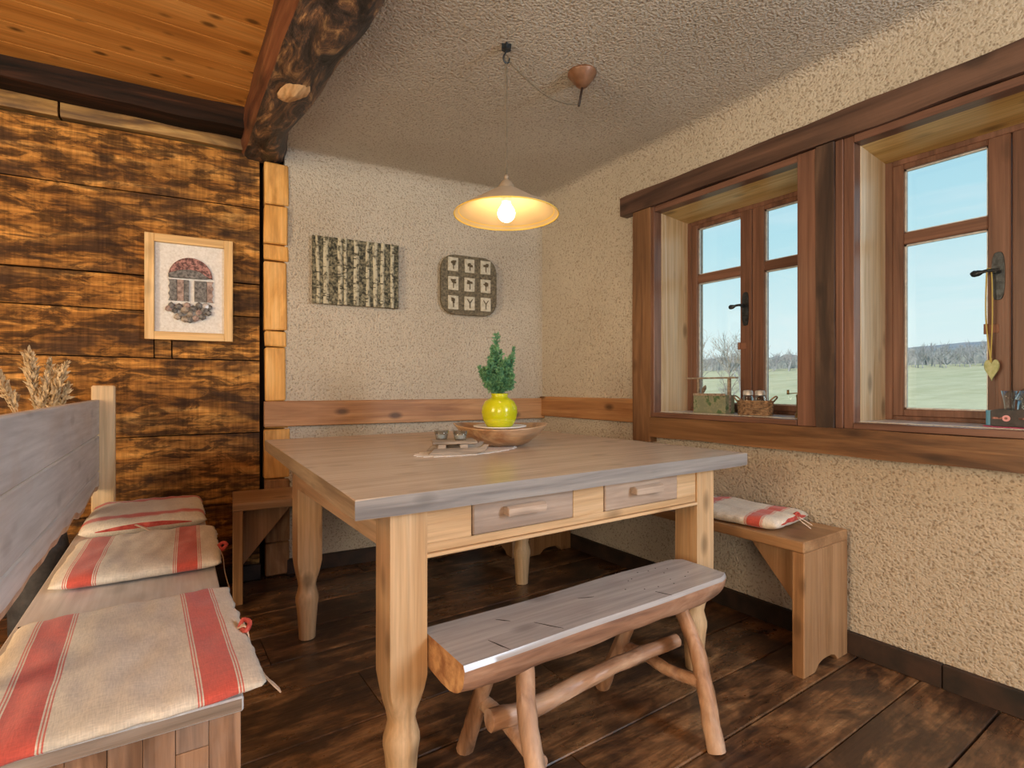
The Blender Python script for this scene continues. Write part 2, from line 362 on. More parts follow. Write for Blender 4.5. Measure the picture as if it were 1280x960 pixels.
# ------------------------------------------------------------------ setting: floor
floor = B('floor', -4.2, 2.46, -2.5, 3.6, -.14, -.034, plain('subfloor', (.01, .007, .005), .9), None, 0, kind='structure')
ys = [-2.5, -2.2, -1.92, -1.66, -1.38, -1.12, -.85, -.6, -.33, -.08, .13, .325, .526, .738, .937, 1.14, 1.37, 1.61, 1.905, 2.13, 2.38, 2.63, 2.9, 3.2, 3.55]
xr = {0.526: 2.24}
for i in range(len(ys)-1):
    cuts = [-4.15]; x = -4.15 + random.uniform(.8, 2.2)
    while x < 1.3: cuts.append(x); x += random.uniform(1.3, 2.6)
    if 16 <= i <= 17: cuts = [-4.15, -1.2, .62 if i == 17 else 1.2]
    cuts.append(2.245)
    for a, b in zip(cuts, cuts[1:]):
        y0, y1 = ys[i], ys[i+1]
        if a > -.2 and y1 > 3.15: pass
        bm = bmesh.new(); h = .034 + random.uniform(-.0015, .0015)
        N = max(2, int((b-a)/.25)); top = []
        # slightly wavy board edges
        for k in range(N+1):
            xx = a+.0015 + (b-a-.003)*k/N - (a+b)/2
            wv = .005*noise.noise(Vector((xx*2+a, y0*7, 0))); wv2 = .005*noise.noise(Vector((xx*2+a, y1*7, 0)))
            yy = [-(y1-y0)/2+.0025+wv*.4, (y1-y0)/2-.0025+wv2*.4]
            top.append([bm.verts.new((xx, yy[0], 0)), bm.verts.new((xx, yy[0], h-.003)), bm.verts.new((xx, yy[0]+.003, h)), bm.verts.new((xx, yy[1]-.003, h)), bm.verts.new((xx, yy[1], h-.003)), bm.verts.new((xx, yy[1], 0))])
        for k in range(N):
            for j in range(6):
                bm.faces.new((top[k][j], top[k][(j+1) % 6], top[k+1][(j+1) % 6], top[k+1][j]))
        bm.faces.new(top[0]); bm.faces.new(top[-1])
        ob('floorboard', bm, FLOOR, floor, ((a+b)/2, (y0+y1)/2, -.034))
# ------------------------------------------------------------------ setting: back wall frame (rotated)
BWL = (2.25, 2.937, 0); BWR = -math.atan(.1127)
Bc, Bs = math.cos(BWR), math.sin(BWR)
def bw(u, v, z): return (BWL[0]+u*Bc-v*Bs, BWL[1]+u*Bs+v*Bc, z)
bm = bmesh.new()
bbox(bm, 1.90, .2, 2.7, (-.70, .10, 1.25))
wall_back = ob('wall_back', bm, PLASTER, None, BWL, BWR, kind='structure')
# timber wall
bm = bmesh.new(); bbox(bm, 4.92, .12, 2.75, (-4.10, .145, 1.275))
wall_left = ob('wall_left', bm, plain('gap_dark', (.012, .008, .006), .9), None, BWL, BWR, kind='structure')
def slab(name, u0, u1, z0, z1, v0, v1, mat, parent, wave=.006, n=None, bev=.006):
    """plank in the rotated wall frame with wavy long edges and uneven face"""
    bm = bmesh.new(); n = n or max(2, int((u1-u0)/.12)); M = 5; grid = []
    for i in range(n+1):
        u = u0+(u1-u0)*i/n; row = []
        for j in range(M+1):
            z = z0+(z1-z0)*j/M; vv = v0 + .007*noise.noise(Vector((u*1.7, z*9, v0*50)))
            if j in (0, M): z += wave*noise.noise(Vector((u*1.3, z*11, 3))); vv += bev
            if i in (0, n): vv += bev*.5
            row.append((u-(u0+u1)/2, vv, z-z0))
        grid.append(row)
    V = [[bm.verts.new(p) for p in r] for r in grid]
    Bk = [[bm.verts.new((r[j][0], v1, r[j][2])) for j in (0, M)] for r in grid]
    for i in range(n):
        for j in range(M): bm.faces.new((V[i][j], V[i+1][j], V[i+1][j+1], V[i][j+1]))
        bm.faces.new((V[i][0], Bk[i][0], Bk[i+1][0], V[i+1][0])); bm.faces.new((V[i][M], V[i+1][M], Bk[i+1][1], Bk[i][1]))
        bm.faces.new((Bk[i][0], Bk[i][1], Bk[i+1][1], Bk[i+1][0]))
    for i in (0, n): bm.faces.new(V[i] + [Bk[i][1], Bk[i][0]])
    return ob(name, bm, mat, parent, ((u0+u1)/2, 0, z0), smooth='auto')
zj = [0.0, .41, .78, 1.172, 1.405, 1.578, 1.985, 2.275]
for a, b in zip(zj, zj[1:]):
    segs = [(-6.5, -4.3), (-4.28, -1.775)]
    if a == 1.172: segs = [(-6.5, -4.3), (-4.28, -2.253), (-2.247, -2.178), (-2.172, -1.775)]
    if a == 1.578: segs = [(-6.5, -3.9), (-3.89, -1.775)]
    for u0, u1 in segs: slab('plank', u0, u1, a+.003, b-.003, random.uniform(-.004, .006), .09, CHAR, wall_left)
CHARTOP = wood('weathered_top', [(.14, .07, .025), (.36, .20, .06), (.56, .36, .13)], 'X', 1.6, 16, 80, .5, ((.08, .05, .03), .8), .65)
for u0, u1 in ((-6.5, -4.1), (-4.09, -2.62), (-2.61, -1.775)): slab('plank', u0, u1, 2.283, 2.375, -.022, .09, CHARTOP, wall_left)
# column of sawn log ends between timber and plaster
col = thing('trim_1', 'column of sawn yellow log ends between the charred timber and the plaster', None, BWL, BWR, kind='structure')
del col['label']
zz = [.0, .183, .527, .80, .948, 1.245, 1.335, 1.714, 1.804, 2.015, 2.245]
LOGD = wood('log_end_dark', [(.16, .08, .035), (.30, .15, .06), (.40, .22, .10)], 'Z', 3, 12, 90, .3, ((.08, .045, .03), .6), .7, .6)
for i, (a, b) in enumerate(zip(zz, zz[1:])):
    d = random.uniform(-.012, .010); u0 = -1.752 + random.uniform(-.003, .004); u1 = -1.636 + random.uniform(-.01, .012)
    bm = bmesh.new(); bbox(bm, u1-u0, .09, b-a-.006, (0, 0, (b-a)/2), .006, .004)
    ob('log_end', bm, LOGD if i < 2 else LOGEND, col, ((u0+u1)/2, .03+d, a), smooth=False)
# ------------------------------------------------------------------ right wall with two openings
O1 = (1.153, 1.907); O2 = (.187, .941); OZ = (.895, 1.957)
bm = bmesh.new()
X0, X1 = 2.25, 2.62
def wb(y0, y1, z0, z1): bbox(bm, X1-X0, y1-y0, z1-z0, ((X0+X1)/2, (y0+y1)/2, (z0+z1)/2))
wb(-2.5, 3.3, -.05, OZ[0]); wb(-2.5, 3.3, OZ[1], 2.6); wb(-2.5, O2[0], OZ[0], OZ[1]); wb(O2[1], O1[0], OZ[0], OZ[1]); wb(O1[1], 3.3, OZ[0], OZ[1])
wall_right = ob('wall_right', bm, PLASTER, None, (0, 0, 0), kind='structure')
# rear and left shell behind the camera (solid, no windows; the area lights stand inside it)
bm = bmesh.new(); bbox(bm, 6.9, .2, 2.7, (-.9, -2.6, 1.25))
ob('wall_rear', bm, PLASTER, None, (0, 0, 0), kind='structure')
bm = bmesh.new(); bbox(bm, .2, 6.4, 2.7, (-4.25, .5, 1.25))
ob('wall_side', bm, CHAR, None, (0, 0, 0), kind='structure')
# ------------------------------------------------------------------ ceiling
bm = bmesh.new(); NX, NY = 46, 130; V = []
for i in range(NX+1):
    x = .50+(2.26-.50)*(1-(1-i/NX)**1.8); r = []; ye = 2.937+(2.25-x)*.1127+.006
    for j in range(NY+1):
        y = ye-(ye+2.5)*(1-j/NY)**1.7
        z = 2.335 + .004*noise.noise(Vector((x*3, y*3, 0)))
        cr_ = .055; dx = 2.25-x
        if dx < cr_: z -= cr_-math.sqrt(max(0, cr_**2-(cr_-dx)**2))
        yb = 2.937+(2.25-x)*.1127; dy = yb-y; cb = .04
        if dy < cb: z -= cb-math.sqrt(max(0, cb**2-(cb-max(dy, 0))**2))
        if x < .62: z += .0
        r.append(bm.verts.new((x, y, z)))
    V.append(r)
for i in range(NX):
    for j in range(NY): bm.faces.new((V[i][j], V[i+1][j], V[i+1][j+1], V[i][j+1]))
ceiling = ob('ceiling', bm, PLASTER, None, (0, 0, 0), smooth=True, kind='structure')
cb_ = B('ceiling_void', -4.2, 2.6, -2.6, 3.7, 2.49, 2.6, plain('void', (.02, .015, .01), .9), None, 0, kind='structure')
yb0 = 3.47; k = 0
while yb0 > -2.5:
    w_ = .168; x1 = .45
    B('ceiling_board', -4.15, x1, yb0-w_+.0016, yb0-.0016, 2.44, 2.465, CEILB, cb_, .0012)
    yb0 -= w_
# beam on the timber wall
bm = bmesh.new(); n = 60; rings = []
for i in range(n+1):
    u = -6.4+(4.62)*i/n; r = []
    sag = -.03*max(0, (u+3.2)/1.4)
    for (v, z) in ((-.16, 2.36), (-.165, 2.40), (-.16, 2.45), (.06, 2.46), (.06, 2.37), (-.05, 2.355)):
        q = noise.noise(Vector((u*4, v*20, z*20)))
        r.append(bm.verts.new((u, v+.012*q, z+(sag if z < 2.43 else 0)+.010*noise.noise(Vector((u*5, 9, z*20))))))
    rings.append(r)
for i in range(n):
    for k in range(6): bm.faces.new((rings[i][k], rings[i][(k+1) % 6], rings[i+1][(k+1) % 6], rings[i+1][k]))
bm.faces.new(rings[0]); bm.faces.new(rings[-1])
ob('trim_2', bm, BEAMX, None, BWL, BWR, smooth='auto', kind='structure')
# big hewn beam running towards the camera
bm = bmesh.new(); n = 150; rings = []
prof = [(.385, 2.46), (.380, 2.38), (.385, 2.30), (.40, 2.262), (.43, 2.248), (.47, 2.243), (.52, 2.243), (.56, 2.25), (.595, 2.275), (.612, 2.31), (.62, 2.35), (.60, 2.42)]
for i in range(n+1):
    y = -2.45+5.61*i/n; r = []
    for j, (x, z) in enumerate(prof):
        a = noise.noise(Vector((x*9, y*3.2, z*9))); b = noise.noise(Vector((x*26, y*9, z*26)))
        k = 0 if j in (0, 11) else 1
        xo = (.018*a+.007*b)*(1 if x > .5 else .5); zo = (.016*a+.008*b)*k
        if x > .5: xo += .026*math.sin(y*3.7+1.0)*k + .012*math.sin(y*8.3)*k
        if x < .5 and j < 4: xo += .008*math.sin(y*2.5)
        r.append(bm.verts.new((x+xo, y, z+zo)))
    rings.append(r)
m_ = len(prof)
for i in range(n):
    for k in range(m_):
        f = bm.faces.new((rings[i][k], rings[i][(k+1) % m_], rings[i+1][(k+1) % m_], rings[i+1][k]))
        f.material_index = 1 if k in (0, 1, 2) else 0
bm.faces.new(rings[0]); bm.faces.new(rings[-1])
beam = ob('trim_3', bm, [BEAM, BEAMRED], None, (0, 0, 0), smooth='auto', kind='structure')
bm = bmesh.new()   # fresh scar where bark and char broke off
cv = bm.verts.new((0, 0, -.006)); rr = []
for k in range(14):
    a = 2*math.pi*k/14; q = 1+.25*noise.noise(Vector((k*1.3, 2, 0)))
    rr.append(bm.verts.new((.052*q*math.cos(a)-.2*.09*math.sin(a), .105*q*math.sin(a), .012)))
for k in range(14): bm.faces.new((cv, rr[k], rr[(k+1) % 14]))
ob('scar', bm, wood('scar', [(.55, .30, .12), (.75, .48, .24), (.82, .58, .32)], 'Y', 8, 30, 90, 0, None, .7, .6), beam, (.492, 2.33, 2.236), smooth=False)
# ------------------------------------------------------------------ rails and skirtings
bm = bmesh.new(); bbox(bm, 1.755, .03, .138, (-.8775, -.017, .069+.812), .003)
rl = ob('trim_4', bm, RAIL, None, BWL, BWR, kind='structure')
B('trim_5', 2.22, 2.252, 2.055, 2.925, .829, .961, RAILY, None, .003, kind='structure')
bm = bmesh.new(); bbox(bm, 1.64, .022, .082, (-.82, -.011, .041), .002)
ob('baseboard_back', bm, SKIRT, None, BWL, BWR, kind='structure')
bbr = B('baseboard_right', 2.226, 2.25, .676, 2.92, 0, .082, SKIRT, None, .002, kind='structure')
B('skirting_board', 2.226, 2.25, -.9, .673, 0, .082, SKIRT, bbr, .002)
B('skirting_board', 2.226, 2.25, -2.45, -.903, 0, .082, SKIRT, bbr, .002)
bm = bmesh.new(); bbox(bm, 4.7, .02, .08, (-4.12, -.018, .04), .002)
ob('baseboard_left', bm, SKIRT, None, BWL, BWR, kind='structure')
# ------------------------------------------------------------------ window surround
def wavybar(name, y0, y1, z0, z1, x0, x1, mat, amp=.005, axis='y', kind='structure', parent=None):
    bm = bmesh.new(); L = (y1-y0) if axis == 'y' else (z1-z0); n = max(4, int(L/.05)); rings = []
    for i in range(n+1):
        t = i/n; r = []
        for (a, b) in ((0, 0), (1, 0), (1, 1), (0, 1)):
            if axis == 'y':
                y = y0+t*L; z = (z0, z1)[b] + amp*noise.noise(Vector((y*4, b*7, x0*3)))
            else:
                z = z0+t*L; y = (y0, y1)[b] + amp*noise.noise(Vector((z*4, b*7, y0*9)))
            r.append(bm.verts.new(((x0, x1)[a]+(amp*.5*noise.noise(Vector((y*5, z*5, 1))) if a == 0 else 0)-x0, y-y0, z-z0)))
        rings.append(r)
    for i in range(n):
        for k in range(4): bm.faces.new((rings[i][k], rings[i][(k+1) % 4], rings[i+1][(k+1) % 4], rings[i+1][k]))
    bm.faces.new(rings[0]); bm.faces.new(rings[-1])
    bmesh.ops.bevel(bm, geom=[e for e in bm.edges if abs((e.verts[0].co-e.verts[1].co).normalized().dot(Vector((0, 1, 0) if axis == 'y' else (0, 0, 1)))) > .95], offset=.003, segments=1, affect='EDGES')
    return ob(name, bm, mat, parent, (x0, y0, z0), kind=kind)
wavybar('trim_6', -.6, 2.14, 1.985, 2.088, 2.19, 2.26, HEAD, .008)          # header beam
wavybar('trim_7', -.6, 1.926, .764, .868, 2.192, 2.27, SILLB, .004)          # sill beam, broad lower board
wavybar('trim_8', 1.926, 2.052, .735, 1.984, 2.198, 2.27, POST, .005, 'z')   # left post
wavybar('trim_9', 1.006, 1.076, .868, 1.983, 2.196, 2.27, DPOST, .004, 'z')   # dark post between the windows
B('trim_10', 2.205, 2.27, 1.906, 1.927, .868, 1.984, WINZ, None, .002, kind='structure')
B('trim_11', 2.205, 2.27, 1.0765, 1.153, .868, 1.984, WINZ, None, .002, kind='structure')
B('trim_12', 2.205, 2.27, .978, 1.0055, .868, 1.984, WINZ, None, .002, kind='structure')
B('trim_13', 2.21, 2.27, .9405, .977, .868, 1.984, WINZ, None, .002, kind='structure')
B('trim_14', 2.207, 2.27, 1.1535, 1.9055, 1.955, 1.984, WINY, None, .002, kind='structure')
B('trim_15', 2.207, 2.27, .187, .940, 1.955, 1.984, WINY, None, .002, kind='structure')
B('trim_16', 2.200, 2.27, 1.1535, 1.9055, .869, .893, WINY, None, .002, kind='structure')
B('trim_17', 2.200, 2.27, -.55, .940, .869, .893, WINY, None, .002, kind='structure')
B('trim_18', 2.205, 2.27, .06, .1865, .894, 1.984, WINZ, None, .002, kind='structure')
SILLM = mottled('sky_sheen_sill', (.60, .60, .60), (.70, .70, .69), 20, .22, .05)  # light wood sill, sky reflection put into the pale grey colour
def window(nm, y0, y1, hy, lab):
    wd = thing(nm, None, None, (2.49, (y0+y1)/2, .895), 0, kind='structure')
    # reveal linings
    B('jamb', 2.262, 2.49, y1-.002, y1+.02, .895, 1.957, JAMB, wd, .001); B('jamb', 2.262, 2.49, y0-.02, y0+.002, .895, 1.957, JAMB, wd, .001)
    bm = bmesh.new(); prism(bm, [(-.114, 0), (.114, -.018), (.114, .004), (-.114, .004)], 'y', y0-y1+.004, 0)
    ob('lintel_board', bm, JAMBY, wd, (2.376, y1-.002, 1.955))
    B('sill', 2.255, 2.49, y0+.002, y1-.002, .885, .896, SILLM, wd, .001)
    # outer frame
    bm = bmesh.new()
    for (a, b, c, d) in ((y0, y0+.028, .896, 1.937), (y1-.028, y1, .896, 1.937), (y0+.028, y1-.028, 1.915, 1.937), (y0+.028, y1-.028, .896, .912)):
        bbox(bm, .06, b-a, d-c, (0, (a+b)/2-(y0+y1)/2, (c+d)/2-.895), .002)
    ob('frame', bm, WINZ, wd, (2.51, (y0+y1)/2, .895))
    mid = (y0+y1)/2-.010
    for (a, b, la, lb) in ((mid+.0015, y1-.028, .062, .038), (y0+.028, mid-.0015, .038, .062)):
        # a/b y-range; la lower-y stile, lb upper-y stile
        bm = bmesh.new(); cy = (a+b)/2
        for (p, q, c, d) in ((a, a+la, .912, 1.915), (b-lb, b, .912, 1.915), (a+la, b-lb, 1.893, 1.915), (a+la, b-lb, .912, .940)):
            bbox(bm, .045, q-p, d-c, (0, (p+q)/2-cy, (c+d)/2-.912), .003)
        sash = ob('sash', bm, WINZ, wd, (2.50, cy, .912))
        B('glazing_bar', 2.478, 2.52, a+la, b-lb, 1.594, 1.640, WINY, sash, .003)
        for c, d in ((.940, 1.594), (1.640, 1.893)):
            B('pane', 2.503, 2.507, a+la-.004, b-lb+.004, c-.004, d+.004, PANE, sash, 0)
            bm = bmesh.new(); cz = (c+d)/2    # glazing bead
            for (p, q, e_, f_) in ((a+la, a+la+.006, c, d), (b-lb-.006, b-lb, c, d), (a+la, b-lb, c, c+.006), (a+la, b-lb, d-.006, d)):
                bbox(bm, .012, q-p, f_-e_, (0, (p+q)/2-cy, (e_+f_)/2-c))
            ob('glazing_bead', bm, PALEW, sash, (2.498, cy, c))
        if a > mid:   # handle on the left sash
            bm = bmesh.new()
            pts = []
            for k in range(24):
                t = 2*math.pi*k/24; pts.append((.018*math.copysign(abs(math.cos(t))**.55, math.cos(t)), .085*math.copysign(abs(math.sin(t))**.75, math.sin(t))))
            prism(bm, pts, 'x', 0, .006, .001)
            tube(bm, [(0, 0, .015), (-.035, 0, .015)], .008, 12)
            lev = smooth_path([(-.035, -.012, .015), (-.036, .02, .017), (-.036, .05, .012), (-.034, .068, .015)], 5)
            tube(bm, lev, [.006]*8+[.009, .011, .011, .012, .012, .010, .007, .003], 10) if len(lev) == 16 else tube(bm, lev, .008, 10)
            ob('handle', bm, IRON, sash, (2.472, hy, 1.42), smooth='auto')
            bm = bmesh.new(); tube(bm, [(0, 0, -.018), (0, 0, .018)], .007, 10); bbox(bm, .004, .03, .03, (.004, -.02, 0), .001)
            ob('hinge', bm, plain('rusty_hinge', (.22, .10, .06), .6), sash, (2.474, hy+.033, 1.235), smooth='auto')
    return wd
window('window_1', *O1, 1.553, '')
window('window_2', *O2, .588, '')
# ------------------------------------------------------------------ table
tb = thing('dining_table', 'large square wooden dining table with grey top, two drawers and turned pine legs', 'table', (1.1, 1.9, 0))
def P3(x, y, z): return Vector((x, y, z))
bm = bmesh.new()
q = [(.371, 1.158), (1.858, 1.158), (1.82, 2.65), (.441, 2.70)]
NA = 14
def lerp(a, b, t): return (a[0]+(b[0]-a[0])*t, a[1]+(b[1]-a[1])*t)
out_ = []
for i in range(4):
    for k in range(NA):
        p = lerp(q[i], q[(i+1) % 4], k/NA); wv = .003*noise.noise(Vector((p[0]*6, p[1]*6, i)))
        out_.append((p[0]-1.1+wv, p[1]-1.9+wv))
prism(bm, out_, 'z', 0, .047, .003)
bm.normal_update()
for f in bm.faces: f.material_index = 0 if abs(f.normal.z) > .5 else (1 if abs(f.normal.y) > .5 else 2)
TEDGE_WARM = wood('table_edge_warm_light', [(.27, .20, .12), (.40, .31, .19), (.50, .40, .26)], 'Y', 1, 14, 90, .5, None, .4)  # side edges yellower: warm light from the left put into the colour
top = ob('table_top', bm, [TOP, TEDGE, TEDGE_WARM], tb, (1.1, 1.9, .733))
def table_leg(x, y):
    bm = bmesh.new(); prof = [(.0475, 12, .733), (.0475, 12, .40), (.0475, 12, .325), (.046, 8, .292), (.042, 4, .262), (.036, 2.6, .235), (.034, 2, .213), (.038, 2, .195), (.0445, 2, .172), (.045, 2, .155), (.041, 2, .130), (.0375, 2, .09), (.0335, 2, .03), (.032, 2, 0)]
    rings = []
    for r, ne, z in prof:
        ring = []
        for k in range(32):
            t = 2*math.pi*k/32; c, s_ = math.cos(t), math.sin(t)
            d = 1/max(abs(c), abs(s_)) if ne >= 12 else (abs(c)**ne+abs(s_)**ne)**(-1/ne)
            wob = 1+.01*noise.noise(Vector((x*9+c, y*9+s_, z*9)))
            ring.append(bm.verts.new((c*d*r*wob, s_*d*r*wob, z)))
        rings.append(ring)
    for i in range(len(rings)-1):
        for k in range(32): bm.faces.new((rings[i][k], rings[i][(k+1) % 32], rings[i+1][(k+1) % 32], rings[i+1][k]))
    bm.faces.new(rings[0]); bm.faces.new(rings[-1])
    ob('leg', bm, PINEZ, tb, (x, y, 0), smooth='auto')
LX = (.5125, 1.6525); LY = (1.24, 2.28)
for x in LX:
    for y in LY: table_leg(x + (.02 if y > 2 and x < 1 else -.04 if y > 2 else 0), y)
# aprons
bm = bmesh.new()
ap = [(.56, .69-.002, .642, .733), (1.032+.002, 1.159-.002, .642, .733), (1.503+.002, 1.605, .642, .733), (.56, 1.605, .62, .642)]
for a, b, c, d in ap: bbox(bm, b-a, .026, d-c, ((a+b)/2-1.08, 0, (c+d)/2-.62), .0015)
ob('front_apron', bm, PINEX, tb, (1.08, 1.212, .62))
bm = bmesh.new(); bbox(bm, 1.05, .03, .010, (0, 0, .005), .002)
ob('apron_lip', bm, PINEX, tb, (1.0825, 1.206, .609))
B('side_apron', .484, .508, 1.29, 2.23, .62, .733, PINEY, tb, .002); B('side_apron', 1.64, 1.664, 1.29, 2.23, .62, .733, PINEY, tb, .002)
B('back_apron', .57, 1.57, 2.28, 2.304, .62, .733, PINEX, tb, .002)
for x0, x1, hx in ((.69, 1.032, .847), (1.159, 1.503, 1.335)):
    bm = bmesh.new(); bbox(bm, x1-x0-.003, .02, .088, (0, 0, .044), .003)
    bbox(bm, x1-x0-.03, .35, .07, (0, .185, .045), 0)
    dr = ob('drawer', bm, DRAW, tb, ((x0+x1)/2, 1.205, .6435))
    bm = bmesh.new(); prism(bm, [(-.03, -.011), (-.030, .008), (-.018, .014), (0, .010), (0, -.010)], 'x', -.064, .064, .002)
    ob('handle', bm, DRAW, dr, (hx, 1.196, .697))
# ------------------------------------------------------------------ corner benches
def bench_notch(w_, h, nw, nh):
    pts = [(-w_/2, 0), (-w_/2, h), (w_/2, h), (w_/2, 0), (nw/2, 0)]
    for k in range(7):
        t = math.pi*k/6; pts.append((nw/2*.75*math.cos(t), nh*(.75+.25*math.sin(t))))
    pts.append((-nw/2, 0)); return pts
rb = thing('corner_bench', 'brown wooden bench along the wall under the windows', 'bench', (2.06, 1.9, 0), group='pair of corner benches')
B('seat', 1.898, 2.222, .968, 2.735, .440, .480, BENY, rb, .004)
bm = bmesh.new(); prism(bm, bench_notch(.322, .440, .17, .035), 'y', -.022, .022, .003)
ob('end_panel', bm, BENZ, rb, (2.060, .990, 0))
bm = bmesh.new(); prism(bm, bench_notch(.322, .440, .17, .035), 'y', -.022, .022, .003)
ob('end_panel', bm, BENZ, rb, (2.060, 2.62, 0))
bm = bmesh.new(); prism(bm, [(0, .145), (0, .40), (.045, .44), (.26, .44)], 'x', -.02, .02, .002)
ob('brace', bm, BENZ, rb, (2.04, 1.0125, 0))
bb = thing('corner_bench', 'brown wooden bench along the back wall behind the table', 'bench', (1.1, 2.9, 0), group='pair of corner benches', rz=BWR)
def bwl(x, v): return None
# local frame of the back bench: origin (1.1,2.9), rotated like the wall; wall surface at v = +.166
vw = ((2.937-2.9)+(2.25-1.1)*.1127)*math.cos(BWR)
B('seat', -.765, .77, vw-.355, vw-.024, .440, .480, BENX, bb, .004)
for u, nm in ((-.743, 'l'), (.74, 'r')):
    bm = bmesh.new(); prism(bm, bench_notch(.33, .440, .17, .035), 'x', -.022, .022, .003)
    ob('end_panel', bm, BENZ, bb, (u, vw-.19, 0))
bm = bmesh.new(); prism(bm, [(0, .145), (0, .40), (.06, .44), (.24, .44)], 'y', -.02, .02, .002)
ob('brace', bm, BENZ, bb, (-.721, vw-.20, 0))
# ------------------------------------------------------------------ settle on the left
st = thing('settle', 'grey-washed wooden settle with a plank backrest on the left', 'bench', (-.03, 2.0, 0), R(-1.9))
# local coordinates: x across, y along; origin at (-.03,2.0)
sb_ = B('seat', -.22, .20, -.93, 1.06, .445, .472, GREYY, st, .003)
sb_.data.materials.append(wood('seat_end_grain', [(.20, .15, .11), (.30, .23, .18), (.38, .31, .25)], 'X', 2, 30, 120, 0, None, .5))
for f in sb_.data.polygons: f.material_index = 1 if abs(f.normal.y) > .9 else 0
ep = B('end_panel', -.205, .197, -.888, -.872, 0, .445, plain('glue_core', (.16, .10, .06), .7), st, 0)
xs = [-.205, -.155, -.104, -.052, .002, .050, .096, .146, .197]
for a, b in zip(xs, xs[1:]):
    z = 0; tz = random.uniform(.15, .3)
    while z < .445:
        z2 = min(.445, z+tz)
        if .445-z2 < .04: z2 = .445
        B('stave', a+.0004, b-.0004, -.915+random.uniform(-.0008, .0008), -.888, z+.0004, z2-.0004, STAVE, ep, .0008); z = z2; tz = random.uniform(.07, .28)
B('end_panel', -.205, .197, 1.0, 1.03, 0, .445, STAVE, st, .002)
B('end_panel', -.205, .18, .03, .06, 0, .445, STAVE, st, .002)
# backrest planks with a wavy live lower edge
def back_plank(z0, z1, amp0, y0=-1.25, y1=.965):
    bm = bmesh.new(); n = 60; rings = []
    for i in range(n+1):
        y = y0+(y1-y0)*i/n
        zb = z0 + amp0*(noise.noise(Vector((y*3.1, 4, 0)))+.5*noise.noise(Vector((y*8, 1, 0))))
        rings.append([bm.verts.new(p) for p in ((-.004, y, zb), (-.022, y, zb+.004), (-.022, y, z1-.002), (-.004, y, z1-.0015), (0, y, z1-.006), (.0005, y, zb+(.02 if amp0 else .005)))])
    for i in range(n):
        for k in range(6):
            f = bm.faces.new((rings[i][k], rings[i][(k+1) % 6], rings[i+1][(k+1) % 6], rings[i+1][k])); f.material_index = 1 if k == 5 and amp0 else 0
    bm.faces.new(rings[0]); bm.faces.new(rings[-1])
    return bm
for z0, z1, a in ((.575, .655, .035), (.656, .815, 0), (.816, .973, 0)):
    ob('backrest_plank', back_plank(z0, z1, a), [GREYY, BARKX], st, (-.190, 0, 0))
POSTP = wood('settle_post', [(.62, .42, .22), (.74, .55, .32), (.80, .63, .40)], 'Z', 1, 12, 90, .1, None, .45)
bm = bmesh.new(); bbox(bm, .085, .045, 1.034, (0, 0, .517), .006)
ob('post', bm, POSTP, st, (-.176, .992, 0))
bm = bmesh.new(); bbox(bm, .05, .045, .97, (0, 0, .485), .004)
ob('post', bm, POSTP, st, (-.242, -.75, 0))
# ------------------------------------------------------------------ cushions
def cushion_mat(axis, c, hw, name, off=0):
    """linen with two red stripes, each flanked by thin red lines; stripes at ±c along local axis"""
    m, n, b = new_mat(name); g = G(n); tc = g.add('ShaderNodeTexCoord'); sp_ = g.add('ShaderNodeSeparateXYZ'); g.L(tc.outputs['Object'], sp_.inputs[0])
    ad = g.add('ShaderNodeMath', operation='SUBTRACT'); g.L(sp_.outputs[axis], ad.inputs[0]); ad.inputs[1].default_value = off
    ab = g.add('ShaderNodeMath', operation='ABSOLUTE'); g.L(ad.outputs[0], ab.inputs[0])
    sb = g.add('ShaderNodeMath', operation='SUBTRACT'); g.L(ab.outputs[0], sb.inputs[0]); sb.inputs[1].default_value = c
    a2 = g.add('ShaderNodeMath', operation='ABSOLUTE'); g.L(sb.outputs[0], a2.inputs[0])
    sc = g.add('ShaderNodeMath', operation='MULTIPLY'); g.L(a2.outputs[0], sc.inputs[0]); sc.inputs[1].default_value = 5
    L_ = (.70, .60, .46); Rd = (.56, .085, .055)
    h = hw*5
    r = g.ramp(sc.outputs[0], [(0, 1.0), (h, 0.0), (h+.012, .9), (h+.024, 0.0), (h+.036, .9), (h+.048, 0.0), (1, 0.0)], 'CONSTANT')
    n0 = g.noise(g.coord(True), 5, 3)
    L2 = g.ramp(n0, [(.35, (.60, .52, .41)), (.65, (.72, .65, .54))])
    cc_ = g.mix(r, L2, Rd)
    wv = g.noise(g.coord(True, (500, 60, 60)), 1, 2); wv2 = g.noise(g.coord(True, (60, 500, 60)), 1, 2)
    cc_ = g.mix(1, cc_, g.ramp(g.mix(.5, wv, wv2), [(.35, .8), (.65, 1.12)]), 'MULTIPLY')
    g.L(cc_, b.inputs['Base Color']); b.inputs['Roughness'].default_value = .9
    b.inputs['Sheen Weight'].default_value = .2
    g.bump(g.mix(.5, g.mix(.5, wv, wv2), g.noise(g.coord(True), 9, 3)), b, .35, .006); return m
LINING = mottled('red_lining', (.35, .04, .03), (.55, .10, .07), 60, .9, .3)
TIE = mottled('tie_linen', (.55, .40, .28), (.68, .52, .40), 60, .9, .3)
